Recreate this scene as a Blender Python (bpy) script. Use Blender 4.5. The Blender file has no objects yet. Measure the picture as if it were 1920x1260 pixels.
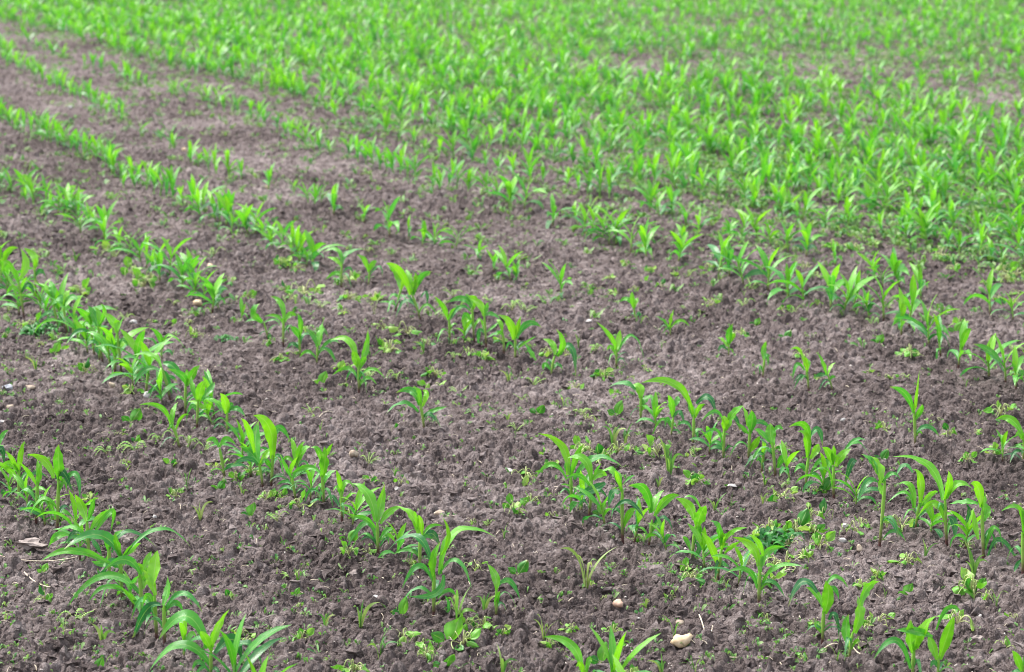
import bpy, math, random
import numpy as np
from mathutils import Vector

rnd = random.Random(7)
rng = np.random.default_rng(11)
sc = bpy.context.scene

# ------------------------------------------------------------------ camera, light, exposure
F_PX, H_CAM, Y_HOR = 4500.0, 1.95, -290.0       # focal length and horizon in photo pixels, eye height in metres
PITCH = math.atan((630 - Y_HOR) / F_PX)
cam = bpy.data.cameras.new('camera')
cam_o = bpy.data.objects.new('camera', cam)
sc.collection.objects.link(cam_o)
cam.sensor_width = 36.0
cam.lens = F_PX / 1920 * 36
cam.clip_start = 0.1
cam.clip_end = 1500
cam_o.location = (0, 0, H_CAM)
cam_o.rotation_euler = (math.pi / 2 - PITCH, 0, 0)
cam.dof.use_dof = True
cam.dof.focus_distance = 6.7
cam.dof.aperture_fstop = 5.6
sc.camera = cam_o

SUN_EL, SUN_AZ = math.radians(60), math.radians(-62)   # azimuth clockwise from +Y: high up on the left, a little beyond the field
w = bpy.data.worlds.new('World')
sc.world = w
w.use_nodes = True
nt = w.node_tree
bg = nt.nodes['Background']
sky = nt.nodes.new('ShaderNodeTexSky')
sky.sky_type = 'NISHITA'
sky.sun_disc = False
sky.sun_elevation = SUN_EL
sky.sun_rotation = SUN_AZ
sky.air_density = 1.0
sky.dust_density = 4.0
hs = nt.nodes.new('ShaderNodeHueSaturation')
hs.inputs['Saturation'].default_value = 0.35            # a veiled, overcast sky
nt.links.new(sky.outputs[0], hs.inputs['Color'])
nt.links.new(hs.outputs[0], bg.inputs['Color'])
bg.inputs['Strength'].default_value = 0.15

sun = bpy.data.lights.new('sun', 'SUN')
sun.energy = 1.5
sun.angle = math.radians(13)
sun.color = (1.0, 0.96, 0.9)
sun_o = bpy.data.objects.new('sun', sun)
sc.collection.objects.link(sun_o)
sd = Vector((math.sin(SUN_AZ) * math.cos(SUN_EL), math.cos(SUN_AZ) * math.cos(SUN_EL), math.sin(SUN_EL)))
sun_o.rotation_euler = sd.to_track_quat('Z', 'Y').to_euler()
sun_o.location = sd * 30

sc.view_settings.view_transform = 'Standard'
sc.view_settings.look = 'None'
sc.view_settings.exposure = 1.48
sc.cycles.filter_width = 1.0
sc.cycles.use_denoising = True
sc.view_settings.gamma = 1.0

# ------------------------------------------------------------------ helpers
def ground_xy(px, py):
    """the place on the field that the photo shows at (px, py)"""
    x, y = px - 960.0, py - 630.0
    dy = F_PX * math.cos(PITCH) - y * math.sin(PITCH)
    dz = F_PX * math.sin(PITCH) + y * math.cos(PITCH)
    t = H_CAM / dz
    return x * t, dy * t

def depth_of(y):
    return y * math.cos(PITCH) + H_CAM * math.sin(PITCH)

def to_px(x, y):
    d = y * math.cos(PITCH) + H_CAM * math.sin(PITCH)
    v = y * math.sin(PITCH) - H_CAM * math.cos(PITCH)
    return 960 + F_PX * x / d, 630 - F_PX * v / d

def vnoise(x, y, seed):
    """smooth value noise, vectorised"""
    r = np.random.default_rng(seed).random((64, 64))
    xi, yi = np.floor(x).astype(int), np.floor(y).astype(int)
    fx, fy = x - xi, y - yi
    fx, fy = fx * fx * (3 - 2 * fx), fy * fy * (3 - 2 * fy)
    a, b = r[xi % 64, yi % 64], r[(xi + 1) % 64, yi % 64]
    c, d = r[xi % 64, (yi + 1) % 64], r[(xi + 1) % 64, (yi + 1) % 64]
    return (a * (1 - fx) + b * fx) * (1 - fy) + (c * (1 - fx) + d * fx) * fy

def mesh_obj(name, verts, faces, mat, parent=None, attr=None, smooth=True):
    me = bpy.data.meshes.new(name)
    verts = np.asarray(verts, dtype=np.float32)
    if isinstance(faces, np.ndarray):
        n, k = faces.shape
        me.vertices.add(len(verts))
        me.vertices.foreach_set('co', verts.ravel())
        me.loops.add(n * k)
        me.loops.foreach_set('vertex_index', faces.astype(np.int32).ravel())
        me.polygons.add(n)
        me.polygons.foreach_set('loop_start', np.arange(0, n * k, k, dtype=np.int32))
        me.polygons.foreach_set('loop_total', np.full(n, k, dtype=np.int32))
        me.update(calc_edges=True)
    else:
        me.from_pydata(verts.tolist(), [], faces)
    if attr is not None:
        a = me.attributes.new('leafco', 'FLOAT_VECTOR', 'POINT')
        a.data.foreach_set('vector', np.asarray(attr, dtype=np.float32).ravel())
    me.polygons.foreach_set('use_smooth', [smooth] * len(me.polygons))
    me.materials.append(mat)
    o = bpy.data.objects.new(name, me)
    sc.collection.objects.link(o)
    if parent is not None:
        o.parent = parent
    return o

def thing(name, label, cat, loc, group=None):
    o = bpy.data.objects.new(name, None)
    o.empty_display_size = 0.02
    sc.collection.objects.link(o)
    o.location = loc
    tag(o, label, cat, group)
    return o

def tag(o, label, cat=None, group=None, kind=None):
    o['label'] = label
    if cat: o['category'] = cat
    if group: o['group'] = group
    if kind: o['kind'] = kind
    return o

ONES = ' first second third fourth fifth sixth seventh eighth ninth tenth eleventh twelfth thirteenth fourteenth fifteenth sixteenth seventeenth eighteenth nineteenth'.split(' ')
TENS = {2: 'twent', 3: 'thirt', 4: 'fort', 5: 'fift', 6: 'sixt', 7: 'sevent', 8: 'eight', 9: 'ninet'}
def ordinal(n):
    if n < 20: return ONES[n]
    if n >= 100: return 'hundred and ' + ordinal(n - 100)
    t = TENS[n // 10]
    return t + 'ieth' if n % 10 == 0 else t + 'y-' + ONES[n % 10]

class Soup:
    """collects ribbons, tubes and blades into one mesh"""
    def __init__(s): s.v, s.f, s.a, s.n = [], [], [], 0
    def add(s, v, f, a):
        s.v.append(np.asarray(v, float)); s.f.append(np.asarray(f, int) + s.n); s.a.append(np.asarray(a, float)); s.n += len(v)
    def arrays(s):
        return np.concatenate(s.v), np.concatenate(s.f), np.concatenate(s.a)
    def build(s, name, mat, parent=None, smooth=True):
        v, f, a = s.arrays()
        return mesh_obj(name, v, f, mat, parent, a, smooth)

def grid_faces(n, m, wrap=False):
    i, j = np.meshgrid(np.arange(n - 1), np.arange(m if wrap else m - 1), indexing='ij')
    j2 = (j + 1) % m
    return np.stack([i * m + j, i * m + j2, (i + 1) * m + j2, (i + 1) * m + j], -1).reshape(-1, 4)

def bezier(a, m, t, n):
    """curve from a to t that passes m half-way"""
    a, m, t = (np.asarray(q, float) for q in (a, m, t))
    c = 2 * m - (a + t) / 2
    u = np.linspace(0, 1, n)[:, None]
    return (1 - u) ** 2 * a + 2 * u * (1 - u) * c + u ** 2 * t

def ribbon(P, width, ref, tint, across=5, fold=0.35, ripple=0.0, twist=0.0, grass=False, seed=0.0, base=0.42):
    """a grass-like blade along P; REF: the way its upper face looks"""
    n = len(P)
    T = np.gradient(P, axis=0)
    T /= np.linalg.norm(T, axis=1)[:, None] + 1e-9
    S = np.cross(T, np.asarray(ref, float)[None, :])
    ln = np.linalg.norm(S, axis=1)[:, None]
    S = S / (ln + 1e-6)
    for k in range(1, n):
        if np.dot(S[k], S[k - 1]) < 0: S[k] = -S[k]
    S = np.apply_along_axis(lambda q: np.convolve(np.pad(q, 2, mode='edge'), np.ones(5) / 5, 'valid'), 0, S)
    S -= T * (S * T).sum(1)[:, None]
    S /= np.linalg.norm(S, axis=1)[:, None] + 1e-9
    N = np.cross(S, T)
    u = np.linspace(0, 1, n)
    if twist:
        a = (twist * u)[:, None]
        S, N = S * np.cos(a) + N * np.sin(a), N * np.cos(a) - S * np.sin(a)
    if grass:
        prof = np.clip((1 - u ** 3), 0.02, 1) * (0.7 + 0.3 * np.minimum(u / 0.2, 1))
    else:
        g = np.clip(u / 0.4, 0, 1); g = g * g * (3 - 2 * g)
        prof = np.where(u < 0.4, base + (1 - base) * g, np.clip(1 - np.clip((u - 0.4) / 0.6, 0, 1) ** 2.1, 0.015, 1))
    half = prof * width / 2
    e = np.linspace(-1, 1, across)
    f = fold * (1.25 - 0.75 * np.clip(u / 0.5, 0, 1))
    V = P[:, None, :] + S[:, None, :] * (half[:, None] * e[None, :] * np.sqrt(np.maximum(0.05, 1 - 0.6 * f[:, None] ** 2)))[:, :, None] \
        + N[:, None, :] * (half[:, None] * (np.abs(e)[None, :] ** 1.3) * f[:, None])[:, :, None]
    if ripple:
        ph = u * 17 + seed
        r = np.sin(ph)[:, None] * np.clip(e, 0, 1)[None, :] ** 2 + np.sin(ph * 1.27 + 2)[:, None] * np.clip(-e, 0, 1)[None, :] ** 2
        V += N[:, None, :] * (r * (half * ripple)[:, None])[:, :, None]
    A = np.stack(np.broadcast_arrays(e[None, :], u[:, None], np.full((1, 1), tint)), -1)
    return V.reshape(-1, 3), grid_faces(n, across), A.reshape(-1, 3)

def tube(P, radii, tint, sides=7):
    n = len(P)
    T = np.gradient(P, axis=0)
    T /= np.linalg.norm(T, axis=1)[:, None] + 1e-9
    S = np.cross(T, np.array([[0.31, 0.95, 0.11]]))
    S /= np.linalg.norm(S, axis=1)[:, None] + 1e-9
    N = np.cross(S, T)
    a = np.linspace(0, 2 * np.pi, sides, endpoint=False)
    R = np.asarray(radii, float)[:, None, None]
    V = P[:, None, :] + R * (S[:, None, :] * np.cos(a)[None, :, None] + N[:, None, :] * np.sin(a)[None, :, None])
    A = np.stack(np.broadcast_arrays(np.zeros((1, sides)), np.linspace(0, 1, n)[:, None], np.full((1, 1), tint)), -1)
    return V.reshape(-1, 3), grid_faces(n, sides, True), A.reshape(-1, 3)

def round_leaf(c, d, nrm, length, width, cup, tint, seed, rings=5, segs=12):
    """a roundish, slightly heart-shaped blade that starts at c and runs along d"""
    d = np.asarray(d, float); d /= np.linalg.norm(d)
    nrm = np.asarray(nrm, float); nrm -= d * nrm.dot(d); nrm /= np.linalg.norm(nrm) + 1e-9
    s = np.cross(d, nrm)
    u = np.linspace(0, 1, rings + 2)
    e = np.linspace(-1, 1, 7)
    prof = np.sin(np.pi * np.clip(u, 0.02, 0.99) ** 0.72) ** 0.75
    back = 0.10 * np.abs(e) * (1 - u[:, None]) ** 2
    L = (u[:, None] - back) * length
    W = prof[:, None] * e[None, :] * width / 2
    droop = -cup * (u[:, None] ** 2) * length * 0.5 - cup * (W / width * 2) ** 2 * width * 0.38
    droop = droop + 0.10 * length * np.sin(3.4 * e[None, :] + seed) * np.sin(5.5 * u[:, None] + seed * 2)
    V = np.asarray(c, float) + L[:, :, None] * d + W[:, :, None] * s + droop[:, :, None] * nrm
    A = np.stack(np.broadcast_arrays(e[None, :], u[:, None], np.full((1, 1), tint)), -1)
    return V.reshape(-1, 3), grid_faces(rings + 2, 7), A.reshape(-1, 3)

# ------------------------------------------------------------------ materials
def new_mat(name):
    m = bpy.data.materials.new(name); m.use_nodes = True
    t = m.node_tree
    return m, t, t.nodes['Principled BSDF'], t.nodes.new, t.links.new

def ramp(t, stops):
    r = t.nodes.new('ShaderNodeValToRGB')
    el = r.color_ramp.elements
    while len(el) < len(stops): el.new(0.5)
    for e, (p, c) in zip(el, stops): e.position, e.color = p, (*c, 1)
    return r

def math_node(t, op, a, b=None, clamp=False):
    n = t.nodes.new('ShaderNodeMath'); n.operation = op; n.use_clamp = clamp
    for i, q in enumerate((a, b)):
        if q is None: continue
        if isinstance(q, (int, float)): n.inputs[i].default_value = q
        else: t.links.new(q, n.inputs[i])
    return n.outputs[0]

def mix_col(t, fac, a, b, mode='MIX'):
    n = t.nodes.new('ShaderNodeMix'); n.data_type = 'RGBA'; n.blend_type = mode
    if isinstance(fac, (int, float)): n.inputs[0].default_value = fac
    else: t.links.new(fac, n.inputs[0])
    for i, q in ((6, a), (7, b)):
        if isinstance(q, tuple): n.inputs[i].default_value = (*q, 1)
        else: t.links.new(q, n.inputs[i])
    return n.outputs[2]

def leaf_material(name, stops, rib, transl=0.38, rough=0.36, spec=0.5, streak=70, rand=0.35):
    m, t, bsdf, N, L = new_mat(name)
    at = N('ShaderNodeAttribute'); at.attribute_name = 'leafco'
    sp = N('ShaderNodeSeparateXYZ'); L(at.outputs['Vector'], sp.inputs[0])
    oi = N('ShaderNodeObjectInfo')
    rv = math_node(t, 'MULTIPLY', math_node(t, 'SUBTRACT', oi.outputs['Random'], 0.5), rand)
    geo = N('ShaderNodeNewGeometry')
    ns = N('ShaderNodeTexNoise'); ns.inputs['Scale'].default_value = 26; ns.inputs['Detail'].default_value = 2
    L(geo.outputs['Position'], ns.inputs['Vector'])
    pv = math_node(t, 'MULTIPLY', math_node(t, 'SUBTRACT', ns.outputs['Fac'], 0.5), 0.35)
    tt = math_node(t, 'ADD', math_node(t, 'ADD', sp.outputs['Z'], rv), pv, True)
    r = ramp(t, stops); L(tt, r.inputs[0])
    ab = math_node(t, 'ABSOLUTE', sp.outputs['X'])
    ribf = math_node(t, 'SUBTRACT', 1.0, math_node(t, 'MULTIPLY', ab, 9.0), True)
    ribf = math_node(t, 'MULTIPLY', ribf, 0.55)
    col = mix_col(t, ribf, r.outputs[0], rib)
    st = math_node(t, 'SINE', math_node(t, 'MULTIPLY', sp.outputs['X'], streak))
    stf = math_node(t, 'ADD', 0.93, math_node(t, 'MULTIPLY', st, 0.07))
    cv = N('ShaderNodeCombineXYZ')
    for k in range(3): L(stf, cv.inputs[k])
    col = mix_col(t, 1.0, col, cv.outputs[0], 'MULTIPLY')
    tip = math_node(t, 'MULTIPLY', math_node(t, 'SUBTRACT', sp.outputs['Y'], 0.86), 7.0, True)
    tip = math_node(t, 'MULTIPLY', tip, math_node(t, 'MULTIPLY', math_node(t, 'SUBTRACT', oi.outputs['Random'], 0.45), 3.0, True))
    col = mix_col(t, math_node(t, 'MULTIPLY', tip, 0.7), col, (0.40, 0.36, 0.12))
    dn = N('ShaderNodeTexNoise'); dn.inputs['Scale'].default_value = 55; dn.inputs['Detail'].default_value = 4
    L(geo.outputs['Position'], dn.inputs['Vector'])
    dust = ramp(t, [(0.56, (0, 0, 0)), (0.72, (1, 1, 1))]); L(dn.outputs['Fac'], dust.inputs[0])
    col = mix_col(t, math_node(t, 'MULTIPLY', dust.outputs[0], 0.30), col, (0.30, 0.38, 0.20))
    L(col, bsdf.inputs['Base Color'])
    bsdf.inputs['Roughness'].default_value = rough
    bsdf.inputs['Specular IOR Level'].default_value = spec
    bp = N('ShaderNodeBump'); bp.inputs['Strength'].default_value = 0.25; bp.inputs['Distance'].default_value = 0.001
    L(st, bp.inputs['Height']); L(bp.outputs[0], bsdf.inputs['Normal'])
    tr = N('ShaderNodeBsdfTranslucent')
    bright = mix_col(t, 1.0, col, (1.2, 1.2, 0.7), 'MULTIPLY')
    L(bright, tr.inputs['Color'])
    mx = N('ShaderNodeMixShader'); mx.inputs[0].default_value = transl
    L(bsdf.outputs[0], mx.inputs[1]); L(tr.outputs[0], mx.inputs[2])
    L(mx.outputs[0], t.nodes['Material Output'].inputs['Surface'])
    return m

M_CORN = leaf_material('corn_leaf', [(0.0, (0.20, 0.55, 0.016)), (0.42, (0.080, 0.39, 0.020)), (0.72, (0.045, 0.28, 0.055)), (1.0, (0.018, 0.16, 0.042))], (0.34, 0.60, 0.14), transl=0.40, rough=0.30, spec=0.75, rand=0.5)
M_WEED = leaf_material('weed_leaf', [(0.0, (0.32, 0.50, 0.11)), (0.45, (0.15, 0.44, 0.035)), (1.0, (0.025, 0.19, 0.022))], (0.36, 0.48, 0.20), streak=9, rough=0.42)
M_GRASS = leaf_material('grass_blade', [(0.0, (0.36, 0.44, 0.16)), (0.5, (0.16, 0.36, 0.06)), (1.0, (0.05, 0.22, 0.04))], (0.34, 0.48, 0.2), streak=12)

def stem_material(name, low, mid, top, p1=0.10, p2=0.30):
    m, t, bsdf, N, L = new_mat(name)
    at = N('ShaderNodeAttribute'); at.attribute_name = 'leafco'
    sp = N('ShaderNodeSeparateXYZ'); L(at.outputs['Vector'], sp.inputs[0])
    geo = N('ShaderNodeNewGeometry')
    ns = N('ShaderNodeTexNoise'); ns.inputs['Scale'].default_value = 90
    L(geo.outputs['Position'], ns.inputs['Vector'])
    f = math_node(t, 'ADD', sp.outputs['Y'], math_node(t, 'MULTIPLY', math_node(t, 'SUBTRACT', ns.outputs['Fac'], 0.5), 0.2), True)
    r = ramp(t, [(0.0, low), (p1, low), (p2, mid), (1.0, top)]); L(f, r.inputs[0])
    L(r.outputs[0], bsdf.inputs['Base Color'])
    bsdf.inputs['Roughness'].default_value = 0.45
    return m

M_STEM = stem_material('corn_stem', (0.075, 0.028, 0.026), (0.22, 0.36, 0.07), (0.17, 0.44, 0.03), 0.14, 0.40)
M_PETIOLE = stem_material('weed_stem', (0.30, 0.30, 0.13), (0.38, 0.42, 0.17), (0.30, 0.42, 0.12))

def soil_material():
    m, t, bsdf, N, L = new_mat('crumbly_soil')
    geo = N('ShaderNodeNewGeometry')
    def noise(scale, detail, rough=0.6):
        n = N('ShaderNodeTexNoise'); n.inputs['Scale'].default_value = scale
        n.inputs['Detail'].default_value = detail; n.inputs['Roughness'].default_value = rough
        L(geo.outputs['Position'], n.inputs['Vector']); return n.outputs['Fac']
    big, mid, fine = noise(0.9, 3), noise(14, 4), noise(160, 5, 0.7)
    f = math_node(t, 'ADD', math_node(t, 'MULTIPLY', big, 0.30), math_node(t, 'MULTIPLY', mid, 0.45))
    f = math_node(t, 'ADD', f, math_node(t, 'MULTIPLY', math_node(t, 'SUBTRACT', fine, 0.02), 0.30))
    r = ramp(t, [(0.41, (0.058, 0.044, 0.042)), (0.52, (0.148, 0.117, 0.112)), (0.64, (0.345, 0.293, 0.284))])
    L(f, r.inputs[0])
    grain = ramp(t, [(0.61, (0, 0, 0)), (0.68, (1, 1, 1))]); L(noise(300, 2), grain.inputs[0])
    col = mix_col(t, math_node(t, 'MULTIPLY', grain.outputs[0], 0.6), r.outputs[0], (0.36, 0.305, 0.285))
    L(col, bsdf.inputs['Base Color'])
    bsdf.inputs['Roughness'].default_value = 0.9
    bsdf.inputs['Specular IOR Level'].default_value = 0.2
    bp = N('ShaderNodeBump'); bp.inputs['Strength'].default_value = 1.0; bp.inputs['Distance'].default_value = 0.014
    h = math_node(t, 'ADD', math_node(t, 'MULTIPLY', noise(230, 6, 0.75), 0.7), math_node(t, 'MULTIPLY', noise(70, 4), 0.8))
    L(h, bp.inputs['Height']); L(bp.outputs[0], bsdf.inputs['Normal'])
    return m
M_SOIL = soil_material()

def plain(name, a, b, scale, rough=0.8, bump=0.3):
    m, t, bsdf, N, L = new_mat(name)
    tc = N('ShaderNodeTexCoord')
    n = N('ShaderNodeTexNoise'); n.inputs['Scale'].default_value = scale; n.inputs['Detail'].default_value = 5
    L(tc.outputs['Object'], n.inputs['Vector'])
    r = ramp(t, [(0.35, a), (0.65, b)]); L(n.outputs['Fac'], r.inputs[0])
    L(r.outputs[0], bsdf.inputs['Base Color']); bsdf.inputs['Roughness'].default_value = rough
    bp = N('ShaderNodeBump'); bp.inputs['Strength'].default_value = bump; bp.inputs['Distance'].default_value = 0.002
    L(n.outputs['Fac'], bp.inputs['Height']); L(bp.outputs[0], bsdf.inputs['Normal'])
    return m
M_STONE = {
    'cream': plain('cream_stone', (0.50, 0.36, 0.21), (0.68, 0.54, 0.37), 60),
    'pink': plain('pinkish_stone', (0.46, 0.28, 0.20), (0.58, 0.40, 0.30), 90),
    'tan': plain('tan_stone', (0.24, 0.18, 0.13), (0.50, 0.41, 0.32), 60),
    'white': plain('white_stone', (0.26, 0.24, 0.23), (0.58, 0.56, 0.54), 55),
    'blue': plain('bluish_grey_stone', (0.26, 0.27, 0.31), (0.46, 0.47, 0.51), 70),
    'grey': plain('dusty_grey_stone', (0.15, 0.12, 0.11), (0.30, 0.25, 0.23), 70, bump=0.9),
}
M_STRAW = plain('dry_straw', (0.42, 0.35, 0.25), (0.66, 0.58, 0.46), 140)
M_BLACK = plain('blackened_stalk', (0.010, 0.010, 0.010), (0.03, 0.028, 0.026), 140)

# ------------------------------------------------------------------ the soil: heights, then one sheet
TN, TS = 800, 0.002                       # a wrapped 1.6 m square of crumbs, 2 mm per cell
def crumb_tile(seed, counts):
    r = np.random.default_rng(seed)
    T = np.zeros((TN, TN), np.float32)
    for rmin, rmax, n in counts:
        for _ in range(n):
            rad = rmin * (rmax / rmin) ** r.random()
            k = int(rad * 1.6) + 2
            cx, cy = r.integers(0, TN, 2)
            a, q = r.random() * 6.283, 0.65 + 0.35 * r.random()
            g = np.arange(-k, k + 1)
            X, Y = np.meshgrid(g, g, indexing='ij')
            th = np.arctan2(Y, X)
            u, v = X * math.cos(a) + Y * math.sin(a), (Y * math.cos(a) - X * math.sin(a)) / q
            wob = 1 + 0.16 * np.sin(3 * th + r.random() * 6) + 0.12 * np.sin(5 * th + r.random() * 6)
            d2 = (u * u + v * v) / (rad * wob) ** 2
            ix, iy = (cx + g) % TN, (cy + g) % TN
            sub = T[np.ix_(ix, iy)]
            lump = np.sqrt(np.maximum(0, 1 - d2)) * rad * TS * (0.85 + 0.7 * r.random()) * (1 if rad < 6 else 0.85) + sub.mean() * 0.55 - 0.15 * rad * TS
            T[np.ix_(ix, iy)] = np.where(d2 < 1, np.maximum(sub, lump), sub)
    return T
TILES = [crumb_tile(1, [(6, 12, 520), (3.5, 6, 2000), (2, 3.5, 4000)]), crumb_tile(2, [(6, 13, 380), (3.5, 6, 1900), (2, 3.5, 4000)])]

def sample(T, x, y):
    gx, gy = x / TS, y / TS
    xi, yi = np.floor(gx).astype(np.int64), np.floor(gy).astype(np.int64)
    fx, fy = (gx - xi).astype(np.float32), (gy - yi).astype(np.float32)
    a, b = T[xi % TN, yi % TN], T[(xi + 1) % TN, yi % TN]
    c, d = T[xi % TN, (yi + 1) % TN], T[(xi + 1) % TN, (yi + 1) % TN]
    return (a * (1 - fx) + b * fx) * (1 - fy) + (c * (1 - fx) + d * fx) * fy

def swell(x, y):
    return (vnoise(x * 0.9 + 9, y * 0.9 + 40, 3) - 0.5) * 0.022 + (vnoise(x * 3.1 + 5, y * 3.1 + 20, 4) - 0.5) * 0.016 + (vnoise(x * 11 + 5, y * 11 + 20, 8) - 0.5) * 0.012

def height(x, y):
    x, y = np.asarray(x, float), np.asarray(y, float)
    rough = 0.85 + 0.80 * vnoise(x * 1.7 + 3, y * 1.7 + 8, 5)
    c, s = math.cos(0.6), math.sin(0.6)
    a = sample(TILES[0], x, y)
    b = sample(TILES[1], x * c - y * s + 0.37, x * s + y * c + 0.81)
    shift = (vnoise(x * 2.3 + 30, y * 2.3 + 12, 6) - 0.5) * 0.014
    return swell(x, y) + np.maximum(a + shift, b) * rough - 0.014

def hz(x, y):
    return float(swell(np.array([x]), np.array([y]))[0]) - 0.004

yl = [-60, -35, -20, -10, -4, 0, 2, 3.0]
y = 3.6
while y < 36:
    yl.append(y); y += max(0.0048, 0.0009 * y)
while y < 900:
    yl.append(y); y *= 1.12
yl = np.array(yl)
ul = np.linspace(-1, 1, 1350)
side = np.array([1.02, 1.06, 1.15, 1.4, 2, 3.5, 7, 15])
ul = np.concatenate([-side[::-1], ul, side])
U, Yg = np.meshgrid(ul, yl)
Xg = U * (0.2133 * 1.45 * np.maximum(Yg, 4.0) + 0.45)
Zg = height(Xg, Yg)
fade = np.clip((60 - Yg) / 20, 0, 1) * np.clip((1.0 - np.abs(U)) / 0.05, 0, 1) * np.clip((Yg - 3.6) / 0.5, 0, 1)
Zg = Zg * fade
soil = mesh_obj('ground', np.stack([Xg, Yg, Zg], -1).reshape(-1, 3), grid_faces(*Xg.shape), M_SOIL, smooth=False)
tag(soil, 'bare purplish brown crumbly soil of the field', kind='structure')

# loose crumbs lying on the sheet
def ico(sub=2):
    import bmesh
    bm = bmesh.new(); bmesh.ops.create_icosphere(bm, subdivisions=sub, radius=1)
    v = np.array([q.co[:] for q in bm.verts]); f = np.array([[q.index for q in g.verts] for g in bm.faces]); bm.free()
    return v, f
IV, IF = ico()
CV, CF = ico(1)
def lumpy(seed, amt=0.3, IV=IV):
    r = np.random.default_rng(seed)
    v = IV.copy()
    for k in range(5):
        d = r.normal(size=3); d /= np.linalg.norm(d)
        fr, ph = 1.5 + 2.5 * r.random(), r.random() * 6
        v = v * (1 + amt * 0.45 * np.sin(fr * (IV @ d) * 2 + ph))[:, None]
    return v
def field_points(n, y0, y1, margin=1.38, r=None):
    """random places in view, even over the picture's ground rather than bunched far away"""
    r = r or rng
    yy = y0 * (y1 / y0) ** r.random(n)
    xx = (r.random(n) * 2 - 1) * (0.2133 * margin * yy + 0.2)
    return xx, yy
LUMPS = [lumpy(k, 0.6, CV) for k in range(14)]
nC = 52000
cx, cy = field_points(nC, 4.4, 14)
cr = 0.0028 * (5.2 ** rng.random(nC) ** 1.8)
cz = height(cx, cy)
sv = []
for i in range(nC):
    s = cr[i] * np.array([0.8 + 0.5 * rng.random(), 0.8 + 0.5 * rng.random(), 0.6 + 0.3 * rng.random()])
    a = rng.random() * 6.283; ca, sa = math.cos(a), math.sin(a)
    v = LUMPS[i % 14] * s
    v = np.stack([v[:, 0] * ca - v[:, 1] * sa, v[:, 0] * sa + v[:, 1] * ca, v[:, 2]], 1)
    sv.append(v + (cx[i], cy[i], cz[i] - cr[i] * 0.05))
cf = (CF[None] + (np.arange(nC) * len(CV))[:, None, None]).reshape(-1, 3)
clods = mesh_obj('soil_crumbs', np.concatenate(sv), cf, M_SOIL, smooth=False)
tag(clods, 'loose crumbs of purplish brown soil strewn over the field', kind='stuff')


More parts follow.
